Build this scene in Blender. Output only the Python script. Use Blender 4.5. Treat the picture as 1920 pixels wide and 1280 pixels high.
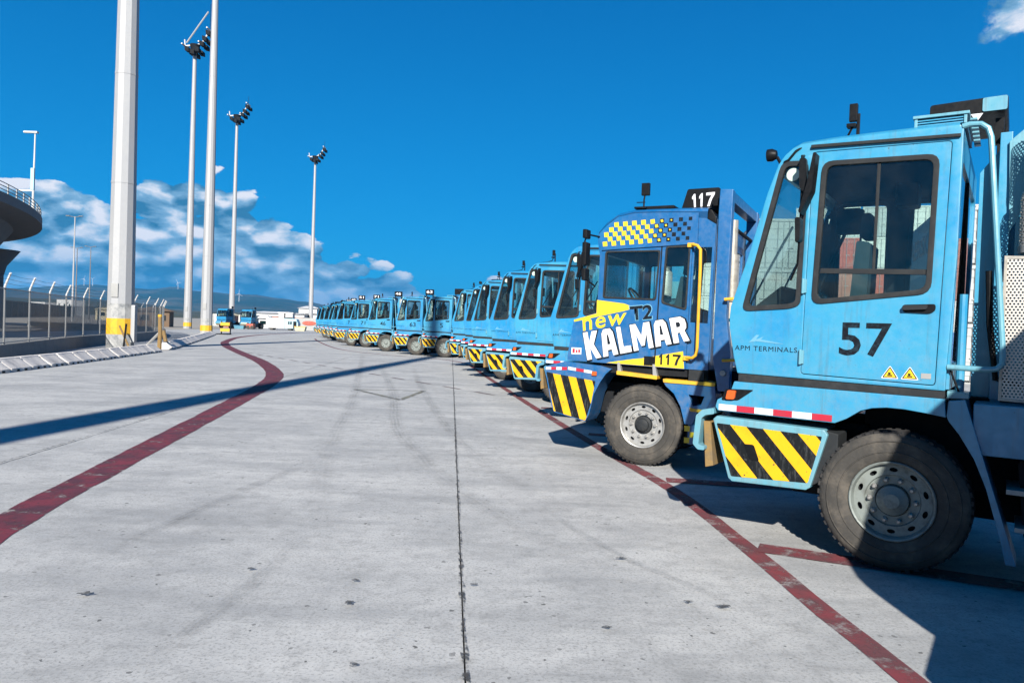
import bpy, bmesh, math, random
from mathutils import Vector, Matrix, noise
from mathutils.geometry import tessellate_polygon
random.seed(7)
R = math.radians
for o in list(bpy.data.objects): bpy.data.objects.remove(o)
scene = bpy.context.scene
C = scene.collection

# ------------------------------------------------------------------ camera, sky, sun, exposure
cam_d = bpy.data.cameras.new('camera'); cam = bpy.data.objects.new('camera', cam_d); C.objects.link(cam)
cam_d.sensor_width = 36.0; cam_d.lens = 1400/1920*36; cam_d.clip_start = 0.05; cam_d.clip_end = 40000
cam.matrix_world = Matrix.Translation((0, 0, 1.75)) @ Matrix.Rotation(math.pi/2-R(1.02), 4, 'X') @ Matrix.Rotation(R(2.0), 4, 'Z')
scene.camera = cam
SUN_EL, SHADOW_AZ = R(29), R(5)
sd = bpy.data.lights.new('sun', 'SUN'); sd.energy = 5.0; sd.angle = R(0.53); sd.color = (1.0, 0.95, 0.87)
so = bpy.data.objects.new('sun', sd); C.objects.link(so)
sdir = Vector((math.sin(SHADOW_AZ)*math.cos(SUN_EL), math.cos(SHADOW_AZ)*math.cos(SUN_EL), -math.sin(SUN_EL)))
so.rotation_euler = sdir.to_track_quat('-Z', 'Y').to_euler()
scene.view_settings.view_transform = 'Standard'; scene.view_settings.look = 'None'
scene.view_settings.gamma = 1; scene.view_settings.use_curve_mapping = False
scene.view_settings.exposure = 1.30

class NT:
    def __init__(s, tree): s.t = tree; s.n = tree.nodes; s.l = tree.links
    def add(s, kind, **kw):
        nd = s.n.new(kind)
        for k, v in kw.items():
            if k.startswith('in_'): s.put(nd.inputs[int(k[3:]) if k[3:].isdigit() else k[3:].replace('_', ' ')], v)
            else: setattr(nd, k, v)
        return nd
    def put(s, sock, v):
        if hasattr(v, 'is_linked') or isinstance(v, bpy.types.NodeSocket): s.l.new(v, sock)
        else: sock.default_value = v
    def math(s, op, a, b=0.0, c=0.0, clamp=False):
        nd = s.n.new('ShaderNodeMath'); nd.operation = op; nd.use_clamp = clamp
        s.put(nd.inputs[0], a); s.put(nd.inputs[1], b); s.put(nd.inputs[2], c); return nd.outputs[0]
    def vmath(s, op, a, b=(0, 0, 0)):
        nd = s.n.new('ShaderNodeVectorMath'); nd.operation = op; s.put(nd.inputs[0], a); s.put(nd.inputs[1], b)
        return nd.outputs['Vector']
    def mix(s, f, a, b, mode='MIX'):
        nd = s.n.new('ShaderNodeMix'); nd.data_type = 'RGBA'; nd.blend_type = mode; nd.clamp_factor = True
        s.put(nd.inputs[0], f); s.put(nd.inputs[6], a); s.put(nd.inputs[7], b); return nd.outputs[2]
    def noise(s, vec, scale, detail=4, rough=0.55, out=0, dist=0.0):
        nd = s.n.new('ShaderNodeTexNoise'); s.put(nd.inputs['Vector'], vec)
        nd.inputs['Scale'].default_value = scale; nd.inputs['Detail'].default_value = detail
        nd.inputs['Roughness'].default_value = rough; nd.inputs['Distortion'].default_value = dist
        return nd.outputs[out]
    def rng(s, v, a, b, c=0.0, d=1.0, smooth=False):
        nd = s.n.new('ShaderNodeMapRange'); nd.interpolation_type = 'SMOOTHSTEP' if smooth else 'LINEAR'
        s.put(nd.inputs[0], v); s.put(nd.inputs[1], a); s.put(nd.inputs[2], b); s.put(nd.inputs[3], c); s.put(nd.inputs[4], d)
        return nd.outputs[0]
def rgb(r, g, b): return (r, g, b, 1.0)

world = bpy.data.worlds.new('World'); scene.world = world; world.use_nodes = True
w = NT(world.node_tree); w.n.clear()
sky = w.add('ShaderNodeTexSky', sky_type='NISHITA', sun_disc=False, sun_elevation=SUN_EL, sun_rotation=math.pi+SHADOW_AZ,
            air_density=1.0, dust_density=0.3, ozone_density=3.0)
tc = w.add('ShaderNodeTexCoord').outputs['Generated']
sep = w.add('ShaderNodeSeparateXYZ', in_0=tc)
zz = sep.outputs[2]
CORNER = (0.516, 0.780, 0.353)          # a lone scrap of cumulus high to the right
hs = w.add('ShaderNodeHueSaturation', in_Hue=0.487, in_Saturation=1.30, in_Value=1.0, in_Color=sky.outputs[0]).outputs[0]
az = w.math('ARCTAN2', sep.outputs[0], sep.outputs[1])          # azimuth, 0 = north of the yard
# clear polarised blue, paler towards the horizon
deep = w.mix(w.rng(zz, 0.0, 0.55, 0, 1, True), rgb(0.001, 0.110, 0.280), rgb(0.0001, 0.048, 0.165))
nis = w.vmath('MULTIPLY', hs, (0.004, 0.040, 0.058))
skyl = w.mix(0.22, deep, nis)
# cumulus bank on the horizon: thick towards the hills, thin elsewhere
wob = w.vmath('MULTIPLY', w.vmath('SUBTRACT', w.noise(tc, 9, 3, 0.5, out=1), (0.5, 0.5, 0.5)), (0.03, 0.03, 0.03))
sq = w.vmath('ADD', w.vmath('MULTIPLY', tc, (1.15, 1.15, 2.5)), wob)
def puffs(vec):
    """billowing cumulus density: smooth cells at two sizes roughened by fractal noise"""
    def cell(sc):
        v = w.add('ShaderNodeTexVoronoi', feature='F1', in_Vector=vec); v.inputs['Scale'].default_value = sc
        return w.math('POWER', v.outputs['Distance'], 1.5)
    a = w.math('MULTIPLY_ADD', cell(9.0), -0.42, 0.70)
    a = w.math('MULTIPLY_ADD', cell(24.0), -0.26, a)
    return w.math('MULTIPLY_ADD', w.math('SUBTRACT', w.noise(vec, 9.0, 7, 0.6), 0.5), 0.62, a)
n1 = puffs(sq)
n2 = puffs(w.vmath('ADD', sq, (0.010, -0.008, 0.042)))
nb = w.noise(w.vmath('MULTIPLY', tc, (1, 1, 0.5)), 3.0, 3, 0.5)
topel = w.math('ADD', w.rng(az, -0.40, -0.20, 0.152, 0.078, True), w.math('ADD', w.rng(az, -0.16, 0.10, 0.0, -0.035, True), w.rng(az, -1.6, -0.9, -0.08, 0.0, True)))
topv = w.math('ADD', topel, w.rng(nb, 0.35, 0.65, -0.03, 0.03))
hm = w.rng(w.math('SUBTRACT', topv, zz), -0.035, 0.040, -0.55, 0.14)
bank = w.math('MULTIPLY', w.rng(zz, 0.03, 0.125, 0.085, 0.0), w.rng(az, -0.25, 0.05, 1.0, 0.55))
dens = w.math('ADD', w.math('ADD', n1, hm), bank)
small = w.math('SUBTRACT', w.noise(w.vmath('ADD', tc, (0.62, 0.17, 0.4)), 3.4, 8, 0.6), 0.76)
mask = w.rng(dens, 0.33, 0.362, 0, 1, True)
wisp = w.add('ShaderNodeVectorMath', operation='DISTANCE', in_0=tc, in_1=CORNER).outputs['Value']
wis = w.math('ADD', w.rng(wisp, 0.0, 0.075, 0.22, -0.25), w.math('SUBTRACT', w.noise(tc, 16, 7, 0.62), 0.5))
mask = w.math('MAXIMUM', mask, w.math('MAXIMUM', w.rng(small, 0.0, 0.07, 0, 0.7, True), w.rng(wis, 0.0, 0.12, 0, 0.9, True)))
lit = w.rng(w.math('ADD', w.math('SUBTRACT', n1, n2), w.math('MULTIPLY', w.math('SUBTRACT', w.noise(sq, 26, 5, 0.6), 0.5), 0.26)), -0.11, 0.19, 0, 1)
low = w.rng(zz, 0.02, 0.135, 0.62, 1.08, True)
lit2 = w.math('MULTIPLY', lit, low)
cmid = w.mix(w.rng(lit2, 0.0, 0.5), rgb(0.016, 0.080, 0.150), rgb(0.110, 0.205, 0.295))
ccol = w.mix(w.rng(lit2, 0.46, 0.90), cmid, rgb(0.37, 0.375, 0.40))
mk = w.math('MULTIPLY', mask, w.rng(zz, -0.01, 0.01))
fin = w.mix(mk, skyl, ccol)
bg = w.add('ShaderNodeBackground', in_Color=fin, in_Strength=1.0)
w.l.new(bg.outputs[0], w.add('ShaderNodeOutputWorld').inputs[0])

# ------------------------------------------------------------------ materials
MATS = {}
def newmat(name):
    m = bpy.data.materials.new(name); m.use_nodes = True; t = NT(m.node_tree); t.n.clear()
    out = t.add('ShaderNodeOutputMaterial'); b = t.add('ShaderNodeBsdfPrincipled'); t.l.new(b.outputs[0], out.inputs[0])
    MATS[name] = m; return m, t, b, out
def plain(name, col, rough=0.5, metal=0.0, dirt=0.25, scale=6.0, bump=0.0, dcol=(0.06, 0.06, 0.055), coat=0.0, world_pos=False, spec=None):
    m, t, b, out = newmat(name)
    co = t.add('ShaderNodeNewGeometry').outputs['Position'] if world_pos else t.add('ShaderNodeTexCoord').outputs['Object']
    n = t.noise(co, scale, 6, 0.62)
    n2 = t.noise(co, scale*7, 3, 0.6)
    f = t.math('MULTIPLY', t.rng(t.math('ADD', n, t.math('MULTIPLY', n2, 0.25)), 0.55, 0.85, 0, 1, True), dirt)
    t.put(b.inputs['Base Color'], t.mix(f, rgb(*col), rgb(*dcol)))
    t.put(b.inputs['Roughness'], t.rng(n2, 0.3, 0.7, max(0.03, rough-0.08), min(1, rough+0.1)))
    b.inputs['Metallic'].default_value = metal
    b.inputs['Specular IOR Level'].default_value = spec if spec is not None else (0.12 if max(col) < 0.03 else 0.4)
    b.inputs['Coat Weight'].default_value = coat; b.inputs['Coat Roughness'].default_value = 0.08
    if bump:
        bp = t.add('ShaderNodeBump', in_Height=n2); bp.inputs['Strength'].default_value = bump; bp.inputs['Distance'].default_value = 0.02
        t.l.new(bp.outputs[0], b.inputs['Normal'])
    return m
def paint(name, col, fade, streak=0.28):
    """sun-faded enamel: patches, rain streaks, road film, chips; every vehicle has its own pattern"""
    m, t, b, out = newmat(name)
    co = t.add('ShaderNodeTexCoord').outputs['Object']
    loc = t.add('ShaderNodeObjectInfo').outputs['Location']
    co2 = t.vmath('ADD', co, t.vmath('MULTIPLY', loc, (3.7, 1.9, 0)))
    z = t.add('ShaderNodeSeparateXYZ', in_0=co).outputs[2]
    veh = t.noise(t.vmath('MULTIPLY', loc, (1.3, 1.3, 0)), 1.0, 0, 0.5)
    big = t.noise(co2, 1.5, 4, 0.55); fine = t.noise(co2, 14, 6, 0.7)
    st = t.noise(t.vmath('MULTIPLY', co2, (9, 9, 0.7)), 2.4, 6, 0.62); st2 = t.noise(t.vmath('MULTIPLY', co2, (30, 30, 1.2)), 2.0, 4, 0.6)
    spk = t.noise(co2, 60, 2, 0.5); scr = t.noise(t.vmath('MULTIPLY', co2, (2, 2, 40)), 3.0, 3, 0.5)
    base = t.mix(t.rng(t.math('ADD', big, t.math('MULTIPLY', t.math('SUBTRACT', veh, 0.5), 0.5)), 0.36, 0.64, 0, 1, True), rgb(*col), rgb(*fade))
    f = t.math('MULTIPLY', t.rng(t.math('ADD', t.math('MULTIPLY', st, 0.7), t.math('MULTIPLY', st2, 0.3)), 0.50, 0.70, 0, 1, True), streak)
    base = t.mix(f, base, rgb(0.050, 0.075, 0.085))
    film = t.math('MULTIPLY', t.rng(z, 0.5, 1.9, 0.6, 0.08), t.rng(fine, 0.35, 0.7, 0.0, 0.75))
    base = t.mix(film, base, rgb(0.115, 0.105, 0.09))
    base = t.mix(t.math('MULTIPLY', t.rng(spk, 0.69, 0.74), t.rng(fine, 0.48, 0.62, 0, 0.7)), base, rgb(0.02, 0.018, 0.016))
    base = t.mix(t.math('MULTIPLY', t.rng(scr, 0.70, 0.76), t.rng(big, 0.5, 0.6, 0, 0.35)), base, rgb(0.14, 0.17, 0.18))
    t.put(b.inputs['Base Color'], base)
    t.put(b.inputs['Roughness'], t.rng(t.math('ADD', fine, film), 0.3, 0.9, 0.27, 0.62))
    b.inputs['Coat Weight'].default_value = 0.2; b.inputs['Coat Roughness'].default_value = 0.15
    bp = t.add('ShaderNodeBump', in_Height=t.math('ADD', t.noise(co2, 2.6, 2, 0.5), t.math('MULTIPLY', spk, 0.02))); bp.inputs['Strength'].default_value = 0.16; bp.inputs['Distance'].default_value = 0.06
    t.l.new(bp.outputs[0], b.inputs['Normal'])
    return m
paint('teal', (0.004, 0.150, 0.318), (0.024, 0.196, 0.322), 0.36)
paint('teal_grey', (0.05, 0.195, 0.28), (0.085, 0.24, 0.30), 0.4)
paint('royal', (0.0003, 0.068, 0.195), (0.0008, 0.092, 0.238), 0.10)
plain('rubber', (0.030, 0.028, 0.025), 0.85, dirt=0.6, scale=5, bump=0.25, dcol=(0.095, 0.082, 0.066))
plain('tread', (0.02, 0.02, 0.021), 0.9, dirt=0.3, bump=0.3, dcol=(0.09, 0.08, 0.07))
plain('black', (0.004, 0.0045, 0.0055), 0.45, dirt=0.12, dcol=(0.03, 0.03, 0.03))
plain('dark', (0.007, 0.008, 0.010), 0.75, dirt=0.3, dcol=(0.025, 0.025, 0.024))
plain('trim', (0.016, 0.018, 0.020), 0.55, dirt=0.35, dcol=(0.045, 0.045, 0.043))
plain('steel', (0.31, 0.31, 0.30), 0.42, 0.55, dirt=0.55, scale=9, dcol=(0.12, 0.105, 0.09))
plain('rim_green', (0.15, 0.17, 0.16), 0.6, 0.2, dirt=0.6, scale=8, dcol=(0.05, 0.048, 0.042))
plain('galv', (0.25, 0.25, 0.245), 0.55, 0.4, dirt=0.4, scale=4, dcol=(0.2, 0.2, 0.2))
plain('mesh_metal', (0.30, 0.28, 0.245), 0.5, 0.5, dirt=0.4, scale=12)
plain('yellow', (0.50, 0.27, 0.012), 0.5, dirt=0.3, scale=9)
plain('lemon', (0.56, 0.37, 0.012), 0.45, dirt=0.1)
plain('white', (0.6, 0.6, 0.59), 0.5, dirt=0.2, scale=4, dcol=(0.35, 0.33, 0.30))
plain('decal_white', (0.52, 0.52, 0.54), 0.45, dirt=0.22, scale=9, dcol=(0.2, 0.2, 0.2))
plain('decal_black', (0.004, 0.005, 0.008), 0.45, dirt=0.25, scale=30, dcol=(0.03, 0.08, 0.11))
plain('decal_grey', (0.085, 0.235, 0.345), 0.5, dirt=0.1)
plain('red_refl', (0.30, 0.012, 0.028), 0.35, dirt=0.2, scale=20)
plain('orange', (0.42, 0.07, 0.01), 0.3, dirt=0.2)
plain('mast', (0.255, 0.258, 0.265), 0.5, 0.15, dirt=0.25, scale=1.2, dcol=(0.3, 0.3, 0.29))
plain('mast_base', (0.26, 0.26, 0.255), 0.7, dirt=0.9, scale=2.5, dcol=(0.10, 0.11, 0.12))
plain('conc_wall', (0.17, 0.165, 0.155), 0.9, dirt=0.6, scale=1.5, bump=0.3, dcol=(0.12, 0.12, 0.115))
plain('conc_dark', (0.12, 0.12, 0.122), 0.9, dirt=0.5, scale=0.4, bump=0.2, dcol=(0.1, 0.1, 0.105))
plain('barrier', (0.50, 0.465, 0.43), 0.85, dirt=0.55, scale=3.5, bump=0.35, dcol=(0.22, 0.2, 0.19), world_pos=True)
plain('seat', (0.012, 0.03, 0.04), 0.8, dirt=0.2)
plain('screen_green', (0.004, 0.026, 0.022), 0.8, dirt=0.3, scale=0.3)
plain('wood', (0.17, 0.105, 0.035), 0.8, dirt=0.5)
plain('brown', (0.10, 0.062, 0.035), 0.8, dirt=0.4, scale=1)
plain('pale_blue', (0.26, 0.42, 0.48), 0.5, dirt=0.15, scale=2)
plain('cream', (0.42, 0.37, 0.24), 0.7, dirt=0.2, scale=2)
plain('roof_white', (0.42, 0.42, 0.415), 0.7, dirt=0.12, scale=1)
plain('asphalt', (0.05, 0.05, 0.052), 0.9, dirt=0.4, scale=0.5, bump=0.2, dcol=(0.13, 0.125, 0.12), world_pos=True)
plain('sand', (0.22, 0.20, 0.17), 0.95, dirt=0.5, scale=0.25, bump=0.2, dcol=(0.2, 0.19, 0.16), world_pos=True)
for nm, cc in (('box_white', (0.42, 0.42, 0.39)), ('box_grey', (0.27, 0.285, 0.28)), ('box_red', (0.28, 0.05, 0.028)), ('box_rust', (0.22, 0.085, 0.06)),
               ('box_blue', (0.03, 0.12, 0.30)), ('box_green', (0.05, 0.2, 0.16))):
    plain(nm, cc, 0.6, dirt=0.35, scale=1.5, dcol=(0.22, 0.2, 0.18))
def glass(name, tint, rough=0.02):
    m = bpy.data.materials.new(name); m.use_nodes = True; t = NT(m.node_tree); t.n.clear()
    out = t.add('ShaderNodeOutputMaterial'); tr = t.add('ShaderNodeBsdfTransparent'); tr.inputs[0].default_value = rgb(*tint)
    gl = t.add('ShaderNodeBsdfGlossy'); gl.inputs['Roughness'].default_value = rough; gl.inputs[0].default_value = rgb(0.9, 0.95, 1)
    co = t.add('ShaderNodeTexCoord').outputs['Object']
    df = t.add('ShaderNodeBsdfDiffuse'); df.inputs[0].default_value = rgb(0.2, 0.2, 0.19)
    fac = t.add('ShaderNodeLayerWeight').outputs['Facing']; fres = t.math('ADD', t.math('MULTIPLY', t.math('POWER', fac, 5.0), 0.9), 0.035)
    m1 = t.add('ShaderNodeMixShader'); t.put(m1.inputs[0], fres); t.l.new(tr.outputs[0], m1.inputs[1]); t.l.new(gl.outputs[0], m1.inputs[2])
    m2 = t.add('ShaderNodeMixShader'); t.put(m2.inputs[0], t.rng(t.noise(co, 4, 6, 0.6), 0.4, 0.75, 0.002, 0.02)); t.l.new(m1.outputs[0], m2.inputs[1]); t.l.new(df.outputs[0], m2.inputs[2])
    t.l.new(m2.outputs[0], out.inputs[0]); MATS[name] = m
glass('glass', (0.82, 0.90, 0.89)); glass('glass_dark', (0.30, 0.42, 0.42)); glass('glass_shade_block', (0.06, 0.08, 0.08))
def hazard(name, period, slope, off, yel=(0.50, 0.275, 0.008)):
    m, t, b, out = newmat(name)
    co = t.add('ShaderNodeTexCoord').outputs['Object']; s = t.add('ShaderNodeSeparateXYZ', in_0=co)
    v = t.math('SUBTRACT', s.outputs[0], t.math('MULTIPLY', s.outputs[2], slope))
    fr = t.math('FRACT', t.math('ADD', t.math('DIVIDE', v, period), off))
    st = t.math('LESS_THAN', fr, 0.5)
    n = t.noise(t.vmath('MULTIPLY', co, (1, 1, 0.25)), 28, 5, 0.7); nn = t.noise(co, 5, 5, 0.6)
    blk = t.mix(t.rng(n, 0.52, 0.72, 0, 0.45), rgb(0.005, 0.006, 0.007), rgb(0.085, 0.09, 0.088))
    ye = t.mix(t.rng(nn, 0.5, 0.72, 0, 0.35), rgb(*yel), rgb(0.33, 0.12, 0.012))
    col = t.mix(st, blk, ye)
    col = t.mix(t.math('GREATER_THAN', t.noise(co, 22, 4, 0.6), 0.665), col, rgb(0.03, 0.03, 0.03))
    t.put(b.inputs['Base Color'], col); b.inputs['Roughness'].default_value = 0.5; b.inputs['Specular IOR Level'].default_value = 0.15
hazard('hazard', 0.27, 0.9, 0.18); hazard('hazard_steep', 0.225, 0.33, 0.42)
def perforated():
    m = bpy.data.materials.new('perforated'); return m
# concrete apron: one colour field in yard coordinates, spots, tyre wear
m, t, b, out = newmat('concrete')
pos = t.add('ShaderNodeNewGeometry').outputs['Position']
isl = t.add('ShaderNodeObjectInfo').outputs['Random']
big = t.noise(pos, 0.55, 7, 0.66); mid = t.noise(t.vmath('MULTIPLY', pos, (0.35, 1.6, 1)), 1.3, 8, 0.68); fine = t.noise(pos, 7, 8, 0.78); grit = t.noise(pos, 48, 5, 0.75)
col = t.mix(t.rng(big, 0.35, 0.68, 0, 1, True), rgb(0.365, 0.362, 0.350), rgb(0.258, 0.260, 0.257))
col = t.mix(t.rng(mid, 0.42, 0.72, 0, 0.55, True), col, rgb(0.165, 0.170, 0.172))
col = t.mix(t.rng(fine, 0.45, 0.72, 0, 0.6, True), col, rgb(0.145, 0.147, 0.146))
col = t.mix(t.rng(grit, 0.50, 0.66, 0, 0.75), col, rgb(0.12, 0.12, 0.118))
stain = t.noise(t.vmath('ADD', pos, (17, 5, 0)), 0.9, 7, 0.7, dist=0.8)
col = t.mix(t.rng(stain, 0.52, 0.70, 0, 0.42, True), col, rgb(0.15, 0.152, 0.15))
col = t.mix(t.rng(isl, 0, 1, 0.0, 0.03), col, rgb(0.17, 0.17, 0.17))
v1 = t.add('ShaderNodeTexVoronoi', in_Vector=t.vmath('ADD', pos, t.vmath('MULTIPLY', t.noise(pos, 12, 2, 0.5, out=1), (0.08, 0.08, 0))))
v1.inputs['Scale'].default_value = 3.1
pit = t.math('LESS_THAN', v1.outputs['Distance'], t.rng(t.noise(pos, 1.7, 3), 0.45, 0.72, 0.0, 0.10))
v2 = t.add('ShaderNodeTexVoronoi', in_Vector=t.vmath('ADD', pos, t.vmath('MULTIPLY', t.noise(pos, 25, 2, 0.5, out=1), (0.05, 0.05, 0)))); v2.inputs['Scale'].default_value = 11
pit2 = t.math('LESS_THAN', v2.outputs['Distance'], t.rng(t.noise(pos, 2.9, 3), 0.44, 0.74, 0.0, 0.25))
col = t.mix(t.math('MULTIPLY', t.math('MAXIMUM', pit, pit2), t.rng(t.noise(pos, 3, 2), 0.3, 0.7, 0.4, 0.9)), col, rgb(0.035, 0.035, 0.033))
t.put(b.inputs['Base Color'], col); t.put(b.inputs['Roughness'], t.rng(fine, 0.3, 0.7, 0.75, 0.95))
bp = t.add('ShaderNodeBump', in_Height=t.math('ADD', grit, t.math('MULTIPLY', fine, 2.0))); bp.inputs['Strength'].default_value = 0.25; bp.inputs['Distance'].default_value = 0.006
t.l.new(bp.outputs[0], b.inputs['Normal'])
def worn(name, c1, c2, thr=0.42, soft=0.14, sc=(1, 1, 1), nscale=5.0, amax=1.0, soft_edge=False):
    m, t, b, out = newmat(name)
    pos = t.add('ShaderNodeNewGeometry').outputs['Position']
    n = t.noise(pos, 3.0, 5, 0.65); n2 = t.noise(t.vmath('MULTIPLY', pos, sc), nscale, 7, 0.72); n3 = t.noise(pos, 45, 3, 0.6)
    t.put(b.inputs['Base Color'], t.mix(t.rng(n, 0.35, 0.65, 0, 1, True), rgb(*c1), rgb(*c2))); b.inputs['Roughness'].default_value = 0.8
    a = t.rng(t.math('ADD', t.math('MULTIPLY', n2, 0.8), t.math('MULTIPLY', n3, 0.2)), thr-soft, thr+soft, 0, amax, True)
    if soft_edge:   # rubber film thins out towards the edges and ends of the mark
        uv = t.add('ShaderNodeSeparateXYZ', in_0=t.add('ShaderNodeTexCoord').outputs['UV'])
        e = t.math('MULTIPLY', t.math('SINE', t.math('MULTIPLY', uv.outputs[1], math.pi)), t.math('SINE', t.math('MULTIPLY', uv.outputs[0], math.pi)))
        rib = t.rng(t.math('PINGPONG', uv.outputs[1], 0.11), 0.02, 0.07, 0.45, 1.0)
        a = t.math('MULTIPLY', t.math('MULTIPLY', a, t.rng(e, 0.0, 0.8)), rib)
    tr = t.add('ShaderNodeBsdfTransparent'); ms = t.add('ShaderNodeMixShader'); t.put(ms.inputs[0], a)
    t.l.new(tr.outputs[0], ms.inputs[1]); t.l.new(b.outputs[0], ms.inputs[2]); t.l.new(ms.outputs[0], out.inputs[0])
worn('red_line', (0.115, 0.010, 0.020), (0.050, 0.009, 0.018), 0.41, 0.11)
worn('red_line_faded', (0.14, 0.020, 0.026), (0.085, 0.026, 0.03), 0.43, 0.13)
worn('tyre_dirt', (0.07, 0.07, 0.07), (0.09, 0.09, 0.088), 0.52, 0.20, (1.6, 0.7, 1), 2.6, 0.30, True)
worn('oil', (0.02, 0.02, 0.02), (0.04, 0.04, 0.038), 0.45, 0.12, (1, 1, 1), 20.0, 0.85)
worn('joint_wear', (0.03, 0.03, 0.028), (0.05, 0.045, 0.04), 0.53, 0.07, (1, 1, 1), 14.0, 0.9)
worn('faded_yellow', (0.16, 0.155, 0.11), (0.08, 0.08, 0.075), 0.48, 0.14)
worn('faded_dark', (0.08, 0.065, 0.07), (0.13, 0.09, 0.09), 0.45, 0.16)
# hills: forest, scrub and pale fields in real colours
m, t, b, out = newmat('hill')
pos = t.add('ShaderNodeNewGeometry').outputs['Position']
n = t.noise(pos, 0.0022, 7, 0.62); n2 = t.noise(t.vmath('MULTIPLY', pos, (1, 1, 3)), 0.012, 6, 0.65)
col = t.mix(t.rng(n, 0.42, 0.58, 0, 1, True), rgb(0.022, 0.036, 0.022), rgb(0.070, 0.066, 0.044))
col = t.mix(t.rng(n2, 0.5, 0.68, 0, 0.75, True), col, rgb(0.028, 0.042, 0.026))
t.put(b.inputs['Base Color'], col); b.inputs['Roughness'].default_value = 1.0; b.inputs['Specular IOR Level'].default_value = 0.0
# chain-link: diagonal wire pattern with real openings
m, t, b, out = newmat('chain_link')
co = t.add('ShaderNodeTexCoord').outputs['Object']; s = t.add('ShaderNodeSeparateXYZ', in_0=co)
d1 = t.math('PINGPONG', t.math('ADD', t.math('ADD', s.outputs[0], s.outputs[1]), s.outputs[2]), 0.035)
d2 = t.math('PINGPONG', t.math('SUBTRACT', t.math('ADD', s.outputs[0], s.outputs[1]), s.outputs[2]), 0.035)
wi = t.math('LESS_THAN', t.math('MINIMUM', d1, d2), 0.0105)
b.inputs['Base Color'].default_value = rgb(0.10, 0.10, 0.10); b.inputs['Metallic'].default_value = 0.3
tr = t.add('ShaderNodeBsdfTransparent'); ms = t.add('ShaderNodeMixShader'); t.put(ms.inputs[0], wi)
t.l.new(tr.outputs[0], ms.inputs[1]); t.l.new(b.outputs[0], ms.inputs[2]); t.l.new(ms.outputs[0], out.inputs[0])
# perforated sheet: round holes
m, t, b, out = newmat('perforated')
co = t.add('ShaderNodeTexCoord').outputs['UV']
vo = t.add('ShaderNodeSeparateXYZ', in_0=co)
uu = t.math('DIVIDE', vo.outputs[0], 0.024); vv = t.math('DIVIDE', vo.outputs[1], 0.0208)
row = t.math('FLOOR', vv); ush = t.math('ADD', uu, t.math('MULTIPLY', t.math('MODULO', row, 2.0), 0.5))
dx = t.math('SUBTRACT', t.math('FRACT', ush), 0.5); dy = t.math('MULTIPLY', t.math('SUBTRACT', t.math('FRACT', vv), 0.5), 0.867)
hole = t.math('LESS_THAN', t.math('ADD', t.math('MULTIPLY', dx, dx), t.math('MULTIPLY', dy, dy)), 0.085)
b.inputs['Base Color'].default_value = rgb(0.40, 0.375, 0.34); b.inputs['Metallic'].default_value = 0.35; b.inputs['Roughness'].default_value = 0.5
tr = t.add('ShaderNodeBsdfTransparent'); ms = t.add('ShaderNodeMixShader'); t.put(ms.inputs[0], hole)
t.l.new(b.outputs[0], ms.inputs[1]); t.l.new(tr.outputs[0], ms.inputs[2]); t.l.new(ms.outputs[0], out.inputs[0])

# ------------------------------------------------------------------ mesh helpers
def rounded(pts, r, n=4):
    out = []; k = len(pts)
    for i in range(k):
        p0, p1, p2 = Vector(pts[i-1]), Vector(pts[i]), Vector(pts[(i+1) % k])
        rr = r[i] if isinstance(r, (list, tuple)) else r
        a, c = p0-p1, p2-p1
        q = min(rr, a.length*0.48, c.length*0.48)
        if q < 1e-4: out.append(tuple(p1)); continue
        s, e = p1+a.normalized()*q, p1+c.normalized()*q
        for j in range(n+1):
            u = j/n; out.append(tuple(s*(1-u)**2 + p1*2*u*(1-u) + e*u*u))
    return out
def weight_normals(me, lim):
    """face-area weighted loop normals, so flat panels stay flat next to their rounded edges"""
    pn = [p.normal.copy() for p in me.polygons]; pa = [p.area for p in me.polygons]; vf = [[] for _ in me.vertices]
    for p in me.polygons:
        for v in p.vertices: vf[v].append(p.index)
    out = [None]*len(me.loops)
    for p in me.polygons:
        n0 = pn[p.index]
        for li in p.loop_indices:
            acc = Vector((0, 0, 0))
            for f in vf[me.loops[li].vertex_index]:
                if pn[f].dot(n0) > lim: acc += pn[f]*pa[f]
            out[li] = acc.normalized() if acc.length > 1e-12 else n0
    me.normals_split_custom_set(out)
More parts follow.
